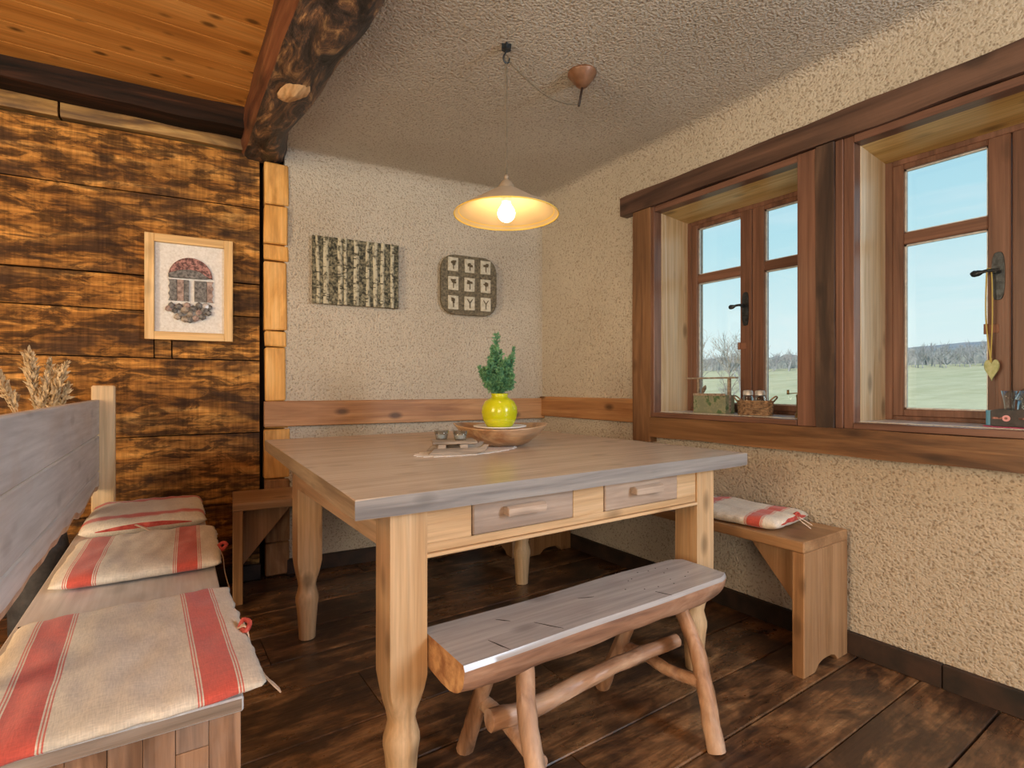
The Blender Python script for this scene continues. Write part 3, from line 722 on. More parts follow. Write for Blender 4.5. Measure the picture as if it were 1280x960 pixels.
def cushion_mesh(w_, d, t, seed, warp=.008, sag=0, mouth=None, ruck=.006):
    bm = bmesh.new(); N = 48; T = []; Bt = []
    for i in range(N+1):
        a = -1+2*i/N; r1, r2 = [], []
        for j in range(N+1):
            b = -1+2*j/N
            e = (max(0, 1-abs(a)**9)*max(0, 1-abs(b)**9))**.6; fr = max(abs(a), abs(b))**6
            x = a*w_/2; y = b*d/2
            qx = warp*noise.noise(Vector((x*5+seed, y*5, 1))); qy = warp*noise.noise(Vector((x*5, y*5+seed, 7))); qx += .006*fr*noise.noise(Vector((seed, y*28, 2))); qy += .006*fr*noise.noise(Vector((x*28, seed, 4)))
            edge = max(abs(a), abs(b)) > .97
            wr = ruck*noise.noise(Vector((x*14+seed, y*8, 3))) + ruck*.8*noise.noise(Vector((x*30+seed, y*11, 5)))
            cx = (1-.012*(abs(b)**3)); cy = (1-.012*(abs(a)**3))
            hz = t*.5*e
            zt = t*.5+hz*(1+.12*noise.noise(Vector((x*4+seed, y*4, 0)))) + wr*e
            zb = t*.5-hz*.98
            if mouth == 'y-' and b < -.8 and abs(a) < .82:
                k = (-.8-b)/.2; zt += .012*k*(1-(a/.82)**2)*.8; zb = max(0.0005, zb-.0*k)
                if edge: zt += .010*(1-(a/.82)**2)
            if mouth == 'y-' and edge: pass
            r1.append(bm.verts.new((x*cx+qx, y*cy+qy, zt))); r2.append(bm.verts.new((x*cx+qx, y*cy+qy, zb)))
        T.append(r1); Bt.append(r2)
    for i in range(N):
        for j in range(N):
            bm.faces.new((T[i][j], T[i+1][j], T[i+1][j+1], T[i][j+1])); bm.faces.new((Bt[i][j], Bt[i][j+1], Bt[i+1][j+1], Bt[i+1][j]))
    for k in range(N):
        f = bm.faces.new((T[k][0], Bt[k][0], Bt[k+1][0], T[k+1][0])); f.material_index = 1 if mouth == 'y-' and 5 < k < N-6 else 0
        bm.faces.new((T[k][N], T[k+1][N], Bt[k+1][N], Bt[k][N]))
        bm.faces.new((T[0][k], T[0][k+1], Bt[0][k+1], Bt[0][k])); bm.faces.new((T[N][k], Bt[N][k], Bt[N][k+1], T[N][k+1]))
    bmesh.ops.remove_doubles(bm, verts=bm.verts, dist=.0004)
    return bm
def ribbon(bm, pts, w_, mat=0, side=Vector((0, 1, 0))):
    p = smooth_path(pts, 5); L0 = None
    for i, a in enumerate(p):
        k = i/(len(p)-1); ww = w_*(1+.5*(k > .85)); s_ = side*ww/2
        t = [bm.verts.new(a-s_), bm.verts.new(a+s_), bm.verts.new(a+s_+Vector((.002, 0, .002))), bm.verts.new(a-s_+Vector((.002, 0, .002)))]
        if L0:
            for j in range(4): bm.faces.new((L0[j], L0[(j+1) % 4], t[(j+1) % 4], t[j])).material_index = mat
        else: bm.faces.new(t)
        L0 = t
    bm.faces.new(L0)
SEAT = .4725
c1 = ob('seat_cushion', cushion_mesh(.42, .57, .036, 1.0), [cushion_mat('X', .135, .026, 'striped_linen_near', .0), LINING], None, (-.035, 1.325, SEAT), R(0.5), smooth=True)
tag(c1, 'nearest red-striped linen cushion on the grey settle, its tie hanging over the edge', 'cushion', 'linen seat cushions')
c2 = ob('seat_cushion', cushion_mesh(.41, .50, .046, 5.0), [cushion_mat('X', .125, .026, 'striped_linen_mid', -.01), LINING], None, (-.012, 2.085, SEAT), R(-3), smooth=True)
tag(c2, 'middle red-striped linen cushion of the three on the grey settle', 'cushion', 'linen seat cushions')
c3 = ob('seat_cushion', cushion_mesh(.40, .50, .062, 9.0, mouth='y-'), [cushion_mat('Y', .165, .022, 'striped_linen_far'), LINING], None, (-.008, 2.665, SEAT), R(-2), smooth=True)
tag(c3, 'farthest settle cushion, stripes running across and open folded edge towards the room', 'cushion', 'linen seat cushions')
bm = bmesh.new(); ribbon(bm, [(.19, -.03, .03), (.205, -.045, .035), (.212, -.07, .0), (.225, -.13, -.035), (.25, -.17, -.06)], .012)
tube(bm, smooth_path([(.195, -.03, .03), (.205, -.02, .042), (.215, -.04, .04), (.205, -.055, .03), (.20, -.035, .03)], 4), .005, 6, 1)
ob('tie', bm, [TIE, LINING], c1, Vector(OFF[c1.name]), smooth=False)
bm = bmesh.new(); ribbon(bm, [(.205, -.10, .02), (.212, -.13, .005), (.215, -.17, -.03), (.225, -.21, -.07)], .008)
tube(bm, smooth_path([(.20, -.08, .03), (.215, -.07, .038), (.225, -.085, .034), (.212, -.10, .024), (.205, -.085, .028)], 4), .006, 6, 1)
ob('tie', bm, [TIE, LINING], c2, Vector(OFF[c2.name]), smooth=False)
bm = bmesh.new(); ribbon(bm, [(-.03, -.255, .045), (.0, -.265, .03), (.03, -.285, .012)], .008, side=Vector((.7, .7, 0)))
ob('tie', bm, TIE, c3, Vector(OFF[c3.name]))
c4 = ob('seat_cushion', cushion_mesh(.30, .44, .050, 13.0, mouth='y-', warp=.006), [cushion_mat('Y', .125, .026, 'striped_linen_window'), LINING], None, (2.055, 1.315, .4805), R(6), smooth=True)
tag(c4, 'red-striped cushion at the near end of the bench under the windows', 'cushion', 'linen seat cushions')
bm = bmesh.new(); ribbon(bm, [(.02, -.215, .045), (.03, -.235, .03), (.05, -.265, .008)], .009, side=Vector((.7, .3, 0))); ribbon(bm, [(.02, -.215, .045), (.0, -.24, .03), (.01, -.275, .004)], .009, side=Vector((.7, .3, 0)))
tube(bm, smooth_path([(.02, -.21, .045), (.04, -.215, .05), (.035, -.225, .04), (.01, -.22, .046)], 4), .005, 6, 1)
ob('tie', bm, [TIE, LINING], c4, Vector(OFF[c4.name]))
c5 = ob('seat_cushion', cushion_mesh(.30, .42, .045, 17.0), [cushion_mat('Y', .125, .026, 'striped_linen_corner'), LINING], None, (2.045, 1.80, .4805), R(-1), smooth=True)
tag(c5, 'red-striped cushion farther along the window bench, mostly hidden by the table', 'cushion', 'linen seat cushions')
# ------------------------------------------------------------------ log bench
lb = thing('log_bench', 'low half-log bench with grey top and crooked branch legs in front of the table', 'bench', (1.06, 1.13, 0))
bm = bmesh.new(); n = 40; rings = []; LXs = .99
for i in range(n+1):
    x = -LXs/2+LXs*i/n
    hw = .112+.006*noise.noise(Vector((x*3, 0, 0))); cy = .004*math.sin(x*5)
    if i > n-3: hw *= (1, .93, .82)[i-(n-2)] if i >= n-2 else 1
    dep = .080+.008*noise.noise(Vector((x*5, 2, 0)))
    if i in (0, n): dep *= .96
    if x > .40: dep *= 1-1.6*(x-.40)
    r = []
    for k in range(15):
        t = math.pi*k/14; c_, s_ = math.cos(t), math.sin(t)
        wob = 1+.05*noise.noise(Vector((x*12, c_*2, s_*2)))
        r.append(bm.verts.new((x, cy-hw*math.copysign(abs(c_)**.7, c_)*(wob if 0 < k < 14 else 1), -.012-dep*s_**.8*wob if 0 < k < 14 else -.012)))
    r.append(bm.verts.new((x, cy+hw-.006, 0))); r.append(bm.verts.new((x, cy-hw+.006, 0)))
    rings.append(r)
m_ = len(rings[0])
for i in range(n):
    for k in range(m_):
        f = bm.faces.new((rings[i][k], rings[i][(k+1) % m_], rings[i+1][(k+1) % m_], rings[i+1][k])); f.material_index = 0 if k >= 14 else 1
for r in (rings[0], rings[-1]): bm.faces.new(r).material_index = 2
ENDG = mottled('end_grain', (.30, .13, .05), (.62, .36, .16), 30, .7, .6)
seat = ob('seat', bm, [GREYX, BARK, ENDG], lb, (1.06, 1.13, .42), smooth='auto')
def branch(name, pts, rad, mat, wob=.12, seg=12):
    p = smooth_path(pts, 6); o = Vector(pts[0]); n = len(p); bm = bmesh.new()
    rs = [rad[0]+(rad[1]-rad[0])*i/(n-1) for i in range(n)]
    q = [a + Vector((noise.noise(a*9), noise.noise(a*9+Vector((5, 0, 0))), 0))*.006*min(1, 4*i/n)*min(1, 4*(n-1-i)/n) - o for i, a in enumerate(p)]
    tube(bm, q, rs, seg, wob=wob)
    return ob(name, bm, mat, lb, o, smooth='auto')
CRK = plain('dark_crack', (.03, .02, .015), .8)
random.seed(8)
for (u, v_, l, an) in ((-.38, -.075, .07, 75), (-.22, -.06, .08, 60), (.19, -.085, .05, 70), (-.02, .02, .05, 20), (-.30, .03, .04, 50)):
    bm = bmesh.new(); prism(bm, [(-l/2, 0), (-l*.1, .0016), (l/2, .0012), (l*.1, -.0016)], 'z', 0, .0009)
    for q_ in bm.verts: q_.co = Matrix.Rotation(R(-an), 3, 'Z') @ q_.co
    ob('crack', bm, CRK, seat, (1.06+u, 1.13+v_, .420))
for (u, v_) in ((.30, .07), (.34, .075), (.37, .05), (.33, .03), (.30, -.02), (.36, -.03), (.28, -.05), (.22, -.04), (.20, .05), (.17, -.03), (.18, .045), (.40, -.01), (.26, .08), (.12, .0)):
    bm = bmesh.new(); lathe(bm, [(0, 0), (.0022, 0), (.0018, .0008), (0, .0008)], 8); ob('nail_hole', bm, CRK, seat, (1.06+u, 1.13+v_, .420))
branch('leg', [(.757, 1.06, .352), (.742, 1.02, .22), (.73, .965, .10), (.722, .925, .0)], (.023, .026), BARKZ)
branch('leg', [(.757, 1.19, .352), (.75, 1.235, .22), (.742, 1.285, .10), (.738, 1.325, .0)], (.022, .025), BARKZ)
branch('leg', [(1.345, 1.06, .352), (1.352, 1.005, .24), (1.335, .96, .12), (1.32, .915, .0)], (.022, .026), BARKZ)
branch('leg', [(1.31, 1.20, .352), (1.305, 1.245, .22), (1.29, 1.295, .10), (1.28, 1.335, .0)], (.022, .024), BARKZ)
branch('stretcher', [(.752, .985, .150), (.753, 1.07, .160), (.755, 1.16, .168), (.752, 1.265, .170)], (.020, .020), BARKX)
branch('stretcher', [(1.335, .985, .160), (1.325, 1.09, .155), (1.32, 1.18, .162), (1.305, 1.275, .165)], (.018, .018), BARKX)
branch('stretcher', [(.690, 1.115, .207), (.83, 1.112, .195), (.98, 1.125, .200), (1.10, 1.112, .218), (1.22, 1.12, .214), (1.385, 1.105, .222)], (.026, .020), BARKX)
# ------------------------------------------------------------------ pendant lamp
LPX, LPY = 1.126, 1.695
hookz = 2.336
pl = thing('pendant_lamp', 'lit pendant lamp with shallow cream cone shade on a twisted cord over the table', 'lamp', (LPX, LPY, 1.688))
bm = bmesh.new()
lathe(bm, [(.034, .098), (.05, .090), (.12, .048), (.188, .008), (.2, 0)], 64, mat=0)
lathe(bm, [(.2, 0), (.202, -.004), (.199, -.005), (.196, -.001)], 64, mat=1)
lathe(bm, [(.196, -.001), (.184, .007)], 64, mat=2); lathe(bm, [(.184, .007), (.180, .009)], 64, mat=1)
lathe(bm, [(.180, .009), (.118, .044), (.05, .086), (.028, .092)], 64, mat=2)
ob('lamp_shade', bm, [SHADE_O, RIM, SHADE_I], pl, (LPX, LPY, 1.688), smooth=True)
bm = bmesh.new(); lathe(bm, [(.0, .150), (.008, .149), (.010, .140), (.006, .134), (.012, .130), (.020, .124), (.030, .108), (.036, .098), (.038, .094), (.034, .090), (.0, .090)], 32)
ob('lamp_cap', bm, CAPM, pl, (LPX, LPY, 1.688), smooth=True)
bm = bmesh.new(); lathe(bm, [(0, .09), (.018, .09), (.018, .050), (.016, .042), (.0, .042)], 24)
ob('socket', bm, WHITE, pl, (LPX, LPY, 1.688), smooth=True)
bm = bmesh.new(); lathe(bm, [(0, .048), (.013, .046), (.016, .036)] + [(.033*math.sin(math.pi*k/16), .033*math.cos(math.pi*k/16)) for k in range(4, 16)] + [(0, -.033)], 32)
ob('bulb', bm, BULB, pl, (LPX, LPY, 1.692), smooth=True)
def twisted(bm, pts, r, pitch=.018, sr=.0022):
    p = smooth_path(pts, 2); 
    # resample
    d = [0]
    for a, b in zip(p, p[1:]): d.append(d[-1]+(b-a).length)
    n = int(d[-1]/.004)
    def at(s_):
        for i in range(len(d)-1):
            if s_ <= d[i+1]: return p[i].lerp(p[i+1], (s_-d[i])/max(1e-9, d[i+1]-d[i]))
        return p[-1]
    for ph in (0, math.pi):
        q = []
        for i in range(n+1):
            s_ = d[-1]*i/n; a = at(s_); t = (at(min(d[-1], s_+.004))-at(max(0, s_-.004))).normalized()
            u = t.cross(Vector((0, 1, .2))).normalized(); v = t.cross(u); th = 2*math.pi*s_/pitch+ph
            q.append(a+u*math.cos(th)*r+v*math.sin(th)*r)
        tube(bm, q, sr, 5)
CORD = mottled('twisted_cord', (.12, .095, .06), (.20, .16, .11), 100, .7, .2)
bm = bmesh.new(); twisted(bm, [(0, 0, 0), (0, 0, .2), (0, 0, .44)], .0022)
ob('hanging_cord', bm, CORD, pl, (LPX, LPY, 1.836), smooth=True)
cx, cy = 1.488, 1.669
bm = bmesh.new()
tube(bm, smooth_path([(0, 0, .435), (-.008, 0, .452), (.002, 0, .462), (.010, 0, .452), (.002, 0, .436)], 5), .002, 6)
sw = [(.01, 0, .440)]
for k in range(1, 8):
    t = k/7; sw.append((.01+(cx-LPX-.026)*t, (cy-LPY)*t, .440-.075*t-.055*math.sin(math.pi*t)*(.6+.4*t)))
twisted(bm, sw, .002)
ob('swag_cord', bm, CORD, pl, (LPX, LPY, 1.836), smooth=True)
hk = thing('ceiling_hook', 'dark iron hook with a rosette on the ceiling holding the lamp cord', 'hook', (LPX, LPY, 2.33))
bm = bmesh.new(); pts = []
for k in range(48):
    t = 2*math.pi*k/48; pts.append(((.017+.004*math.cos(6*t))*math.cos(t), (.017+.004*math.cos(6*t))*math.sin(t)))
prism(bm, pts, 'z', -.014, .008, .003); ob('rosette', bm, IRON, hk, (LPX, LPY, 2.33), smooth='auto')
bm = bmesh.new(); tube(bm, smooth_path([(0, 0, -.005), (-.003, 0, -.025), (-.013, 0, -.042), (-.011, 0, -.058), (.0, 0, -.064), (.011, 0, -.056), (.014, 0, -.04)], 5), .0032, 8)
ob('hook', bm, IRON, hk, (LPX, LPY, 2.33), smooth=True)
cn = thing('ceiling_canopy', 'brown cone-shaped ceiling rose feeding the pendant lamp cord', 'ceiling rose', (cx, cy, 2.335))
bm = bmesh.new(); lathe(bm, [(0, .004), (.058, .004), (.060, -.004), (.056, -.012), (.022, -.056), (.010, -.062), (0, -.062)], 40)
ob('cover', bm, COPPER, cn, (cx, cy, 2.335), smooth='auto')
bm = bmesh.new(); tube(bm, [(0, 0, -.06), (-.022, -.004, -.145)], .005, 8); ob('stem', bm, SKIRT, cn, (cx, cy, 2.335), smooth=True)
# ------------------------------------------------------------------ wall art (rotated frame)
fl = bw(-2.093, -.008, 1.262)
fp = thing('picture_frame', 'pale wooden framed ceramic relief hanging on the charred timber wall', 'picture', fl, BWR)
W_, H_ = .382, .522
bm = bmesh.new()
for (x0, x1, z0, z1) in ((-W_/2, -W_/2+.040, 0, H_), (W_/2-.040, W_/2, 0, H_), (-W_/2+.040, W_/2-.040, 0, .040), (-W_/2+.040, W_/2-.040, H_-.040, H_)):
    bbox(bm, x1-x0, .032, z1-z0, ((x0+x1)/2, 0, (z0+z1)/2), .002)
fo = ob('frame', bm, [FRAMEW, wood('frame_pine', [(.56, .34, .13), (.70, .46, .20), (.76, .54, .27)], 'X', 1, 16, 100, .3, None, .45)], fp, (0, -.020, 0))
for f in fo.data.polygons: f.material_index = 1 if abs(f.center.x) < W_/2-.0405 and (f.center.z < .041 or f.center.z > H_-.041) and abs(f.normal.x) < .5 else 0
bm = bmesh.new(); bbox(bm, W_-.07, .006, H_-.07, (0, 0, H_/2))
ob('backing', bm, mottled('mat_paper', (.62, .60, .56), (.76, .75, .72), 90, .9, .3), fp, (0, -.012, 0))
CER = mottled('ceramic_grey', (.04, .038, .035), (.24, .23, .22), 70, .6, .3); CERR = mottled('ceramic_red', (.07, .02, .018), (.42, .20, .17), 75, .5, .4, .42, .6)
CERP = mottled('ceramic_pink', (.14, .09, .075), (.48, .36, .31), 50, .6, .3)
bm = bmesh.new(); pts = [(.096*math.cos(math.pi*k/16), .102*math.sin(math.pi*k/16)) for k in range(17)]
prism(bm, pts+[(-.05, .026), (0, .034), (.05, .020)], 'y', 0, .012, .003); ob('relief_cap', bm, CERR, fp, (.002, -.027, .316), smooth='auto')
bm = bmesh.new(); prism(bm, [(-.094, 0), (-.096, .020), (-.05, .040), (0, .046), (.04, .038), (.085, .006), (.06, .002)], 'y', -.001, .009, .003); ob('relief_rim', bm, CER, fp, (.002, -.0305, .312), smooth='auto')
def blk(x0, x1, z0, z1, mat, wl=False, wr=False):
    bm = bmesh.new(); L = []; n = 6
    for k in range(n+1): L.append((x0+(.008*(k % 2) if wl else 0), z0+(z1-z0)*k/n))
    for k in range(n, -1, -1): L.append((x1-(.008*(k % 2) if wr else 0), z0+(z1-z0)*k/n))
    cx_ = (x0+x1)/2; prism(bm, [(a-cx_, b-z0) for a, b in L], 'y', 0, .010, .001)
    ob('relief_block', bm, mat, fp, (cx_, -.0245, z0))
blk(-.094, -.058, .198, .304, CER, True); blk(-.056, -.028, .198, .304, CERP); blk(-.026, -.006, .198, .304, CER); blk(.018, .072, .198, .304, CER); blk(.074, .102, .198, .304, CERP, False, True)
random.seed(3)
for (sx, sz) in [(-.075, .20), (-.06, .175), (-.045, .195), (-.035, .155), (-.02, .18), (-.012, .205), (0, .16), (.012, .19), (.022, .14), (.035, .17), (.035, .205), (.05, .15), (.058, .185), (.075, .17), (.078, .20), (.065, .205), (-.05, .145), (-.02, .135), (.0, .13), (-.085, .185)]:
    bm = bmesh.new(); r = random.uniform(.015, .021); sz -= .028; sx *= 1.08
    bmesh.ops.create_icosphere(bm, subdivisions=1, radius=r)
    for v in bm.verts: v.co.y *= .55; v.co += Vector(noise.noise_vector(v.co*90+Vector((sx*100, 0, 0))))*.003
    ob('shell', bm, random.choice([CER, CERP, PALEW, DRIFT, CER]), fp, (sx, -.028, sz), smooth=False)
# birch plaque
bl = bw(-1.268, -.03, 1.495)
bp = thing('birch_plaque', 'rectangular ceramic wall plaque with pale birch trunks in relief', 'wall plaque', bl, BWR)
PQ_W, PQ_H = .488, .378
DKC = mottled('plaque_dark', (.022, .022, .012), (.30, .27, .17), 60, .75, .8, .42, .66)
LTC = mottled('plaque_light', (.06, .055, .03), (.50, .46, .33), 42, .75, .6, .36, .52)
bm = bmesh.new(); bbox(bm, PQ_W, .018, PQ_H, (0, 0, PQ_H/2), .003); ob('slab', bm, DKC, bp, (0, 0, 0))
bm = bmesh.new(); bbox(bm, .30, .024, .25, (0, 0, .125)); ob('mount', bm, SKIRT, bp, (0, .02, .06))
random.seed(11)
for (x0, w_) in ((-.215, .020), (-.170, .030), (-.095, .026), (-.065, .020), (-.005, .030), (.060, .022), (.105, .026), (.150, .024), (.205, .022)):
    bm = bmesh.new(); n = 14; rings = []
    for i in range(n+1):
        z = PQ_H*i/n; a = w_/2*(1+.3*noise.noise(Vector((x0*40, z*14, 0)))); c_ = .006*noise.noise(Vector((x0*30, z*5, 9)))
        rings.append([bm.verts.new(p) for p in ((c_-a, 0, z), (c_-a*.4, -.006, z), (c_+a*.4, -.006, z), (c_+a, 0, z))])
    for i in range(n):
        for k in range(4): bm.faces.new((rings[i][k], rings[i][(k+1) % 4], rings[i+1][(k+1) % 4], rings[i+1][k]))
    bm.faces.new(rings[0]); bm.faces.new(rings[-1])
    tr = ob('birch_trunk', bm, LTC, bp, (x0, -.009, 0), smooth='auto')
    bm = bmesh.new()
    for i in range(9):
        z = random.uniform(.02, PQ_H-.02); s_ = random.choice((-1, 1))
        bbox(bm, random.uniform(.010, .024), .003, random.uniform(.002, .005), (s_*w_*.35, 0, z))
    ob('bark_marks', bm, plain('bark_mark', (.04, .035, .02), .8) if 'bm_' not in globals() else bm_, tr, (x0, -.0155, 0), kind='stuff')
# rounded plaque with nine trees
rlc = bw(-.565, -.03, 1.482)
rp = thing('tree_plaque', 'rounded square ceramic wall plaque with nine small trees in a grid', 'wall plaque', rlc, BWR)
def rrect(w_, h, r, n=6):
    o = []
    for cx_, cz, a0 in ((w_/2-r, h/2-r, 0), (-w_/2+r, h/2-r, 90), (-w_/2+r, -h/2+r, 180), (w_/2-r, -h/2+r, 270)):
        for k in range(n+1): a = R(a0+90*k/n); o.append((cx_+r*math.cos(a), cz+r*math.sin(a)))
    return o
bm = bmesh.new(); prism(bm, rrect(.385, .375, .09), 'y', -.010, .010, .004)
PQ2 = mottled('plaque_brown', (.05, .04, .022), (.20, .165, .10), 70, .7, .7, .35, .65)
ob('slab', bm, PQ2, rp, (0, 0, .19), smooth='auto')
bm = bmesh.new(); bbox(bm, .2, .022, .2, (0, 0, .1)); ob('mount', bm, SKIRT, rp, (0, .019, .09))
TILE = mottled('tile_cream', (.42, .38, .28), (.62, .58, .46), 60, .7, .4)
TREEC = plain('tree_brown', (.09, .065, .03), .7)
for i in range(3):
    for j in range(3):
        tx, tz = (-.112+.112*j), .045+.120*i
        bm = bmesh.new(); bbox(bm, .070, .008, .086, (0, 0, .043), .002, .002)
        t_ = ob('tile', bm, TILE, rp, (tx, -.012, tz-.012))
        bm = bmesh.new(); bbox(bm, .005, .004, .035, (0, 0, .030))
        if i == 0 and j > 0:
            for s_ in (-1, 1): bbox(bm, .005, .004, .030, (s_*.009, 0, .058), rot=Matrix.Rotation(R(35*s_), 3, 'Y'))
        else:
            for k in range(5): bbox(bm, random.uniform(.012, .022), .004, random.uniform(.010, .018), (random.uniform(-.010, .010), 0, random.uniform(.042, .064)), 0, .002)
        ob('tree_relief', bm, TREEC, t_, (tx, -.018, tz-.012))
# ------------------------------------------------------------------ things on the table
TT = .7805
bx, by = 1.236, 1.905
bowl = thing('wooden_bowl', 'wide shallow wooden bowl on the table holding the vase and plate', 'bowl', (bx, by, TT))
bm = bmesh.new(); pr = [(0, 0), (.085, 0), (.12, .012), (.165, .045), (.196, .080), (.202, .086), (.195, .086), (.16, .054), (.115, .022), (.07, .012), (0, .012)]
lathe(bm, pr, 56)
for v in bm.verts:
    r = math.hypot(v.co.x, v.co.y)
    if r > .1: v.co.z += .006*math.cos(2*math.atan2(v.co.y, v.co.x)+1.2)*(r-.1)/.1
ob('shell', bm, BOWL, bowl, (bx, by, TT), smooth=True)
plate = thing('plate', 'small white footed plate inside the wooden bowl under the vase', 'plate', (bx-.01, by-.01, TT+.012))
bm = bmesh.new(); lathe(bm, [(0, 0), (.05, 0), (.045, .01), (.03, .03), (.03, .055), (.08, .062), (.112, .068), (.113, .072), (.08, .068), (0, .067)], 44)
ob('dish', bm, WHITE, plate, (bx-.01, by-.01, TT+.012), smooth=True)
vx, vy, vz = bx-.012, by-.010, TT+.012+.067
vase = thing('vase', 'round lime-yellow glazed vase standing on the white plate', 'vase', (vx, vy, vz))
bm = bmesh.new(); lathe(bm, [(0, 0), (.048, 0), (.056, .004), (.070, .030), (.076, .060), (.074, .085), (.062, .108), (.044, .120), (.036, .124), (.034, .132), (.038, .140), (.034, .141), (.030, .132), (.03, .10), (0, .09)], 48)
ob('body', bm, VASE, vase, (vx, vy, vz), smooth=True)
pln = thing('juniper_sprigs', 'bushy green conifer sprigs standing in the lime-yellow vase', 'plant', (vx, vy, vz+.095))
random.seed(5)
bs = bmesh.new(); bf = bmesh.new()
sr_ = Vector((.827, -.562, 0)); sf_ = Vector((.562, .827, 0))
def needle(p, d_, l):
    s_ = d_.cross(Vector((random.uniform(-1, 1), random.uniform(-1, 1), random.uniform(-1, 1)))).normalized()*l*.17
    a = bf.verts.new(p-s_*.6); b = bf.verts.new(p+d_*l*.5+s_); c_ = bf.verts.new(p+d_*l); e_ = bf.verts.new(p+d_*l*.5-s_)
    bf.faces.new((a, b, c_, e_))
sprigs = [(-.012, 0, .29, 1.35), (-.030, .02, .24, 1.1), (.002, .01, .22, 1.1), (.062, .0, .235, .6), (.045, .02, .20, .7), (.030, -.02, .185, .9), (-.085, 0, .155, .6), (-.065, .03, .15, .8), (-.06, -.03, .125, .8), (-.045, -.04, .15, .9), (.055, -.03, .12, .9), (.05, .04, .14, .9), (0, -.05, .14, 1), (-.02, .05, .17, 1), (.02, .05, .16, 1), (-.02, -.04, .11, 1), (.02, -.04, .10, 1), (-.04, -.01, .19, 1), (.02, .0, .17, 1)]
for (a, b, hh, wd_) in sprigs:
    tip = sr_*a + sf_*b + Vector((0, 0, hh))
    path = smooth_path([Vector((0, 0, 0)), Vector((a*.12*.827, -a*.07, .05)), Vector((sr_*a*.7+sf_*b*.7).to_tuple()) + Vector((0, 0, .045+(hh-.045)*.5)), tip], 8)
    tube(bs, path, [.0022*(1-.7*i/(len(path)-1)) for i in range(len(path))], 5)
    for i, p in enumerate(path):
        if p.z < .045: continue
        k = (p.z-.045)/(hh-.045+1e-6); L = (.040*(1-k)+.010)*wd_
        t = (path[min(i+1, len(path)-1)]-path[max(i-1, 0)]).normalized()
        for _ in range(5):
            d_ = (Vector((random.gauss(0, 1), random.gauss(0, 1), random.gauss(0, .5))).normalized()*.75+t*.8).normalized()
            m2 = int(L/.0042)+2
            for s2 in range(m2):
                pp = p + d_*L*s2/m2
                for _2 in range(3): needle(pp, (d_+Vector((random.gauss(0, .6), random.gauss(0, .6), random.gauss(0, .6)))).normalized(), random.uniform(.008, .014))
ob('stems', bs, STEM, pln, (vx, vy, vz+.095)); ob('foliage', bf, FOL, pln, (vx, vy, vz+.095), kind='stuff')
# doily
bm = bmesh.new(); pts = []
for k in range(72):
    t = 2*math.pi*k/72; r = 1+.045*math.cos(12*t*2)
    a, b = .235*r*math.cos(t), .11*r*math.sin(t); th = R(12)
    pts.append((a*math.cos(th)-b*math.sin(th), a*math.sin(th)+b*math.cos(th)))
prism(bm, pts, 'z', 0, .0018)
tag(ob('doily', bm, DOILY, None, (1.02, 1.80, TT), smooth=False), 'white scalloped crochet doily on the table under the tealight sledge', 'doily')
# sledge tealight holder
sg = thing('tealight_sledge', 'small grey driftwood sledge tealight holder on the white doily', 'candle holder', (.955, 1.775, TT+.002), R(-22))
def runner(yo):
    bm = bmesh.new(); prism(bm, [(-.11, 0), (.07, 0), (.10, .012), (.112, .032), (.095, .034), (.075, .020), (-.09, .022)], 'y', -.011, .011, .002)
    ob('runner', bm, DRIFT, sg, (0, yo, 0))
runner(-.055); runner(.055)
for xx in (-.06, .02): 
    bm = bmesh.new(); bbox(bm, .03, .12, .014, (0, 0, .007), .001, .001); ob('cross_piece', bm, DRIFT, sg, (xx, 0, .021))
for yy in (-.045, 0, .045):
    bm = bmesh.new(); bbox(bm, .165, .036, .010, (0, 0, .005), .0015, .001); ob('slat', bm, DRIFT, sg, (-.012, yy, .036))
for i, (u, v_) in enumerate(((-.055, .030), (.012, -.012))):
    wx = .955+u*math.cos(R(-22))-v_*math.sin(R(-22)); wy = 1.775+u*math.sin(R(-22))+v_*math.cos(R(-22))
    cp = thing('tealight_glass', ['small clear tealight glass at the left end of the driftwood sledge', 'small clear tealight glass near the middle of the driftwood sledge'][i], 'candle', (wx, wy, TT+.0485), group='tealight glasses on the sledge')
    bm = bmesh.new(); lathe(bm, [(0, 0), (.021, 0), (.029, .034), (.027, .034), (.0195, .004), (0, .004)], 32); ob('cup', bm, GLASS, cp, (wx, wy, TT+.0485), smooth=True)
    bm = bmesh.new(); lathe(bm, [(0, 0), (.0185, 0), (.020, .013), (0, .012)], 24); ob('candle', bm, WHITE, cp, (wx, wy, TT+.0530), smooth='auto')
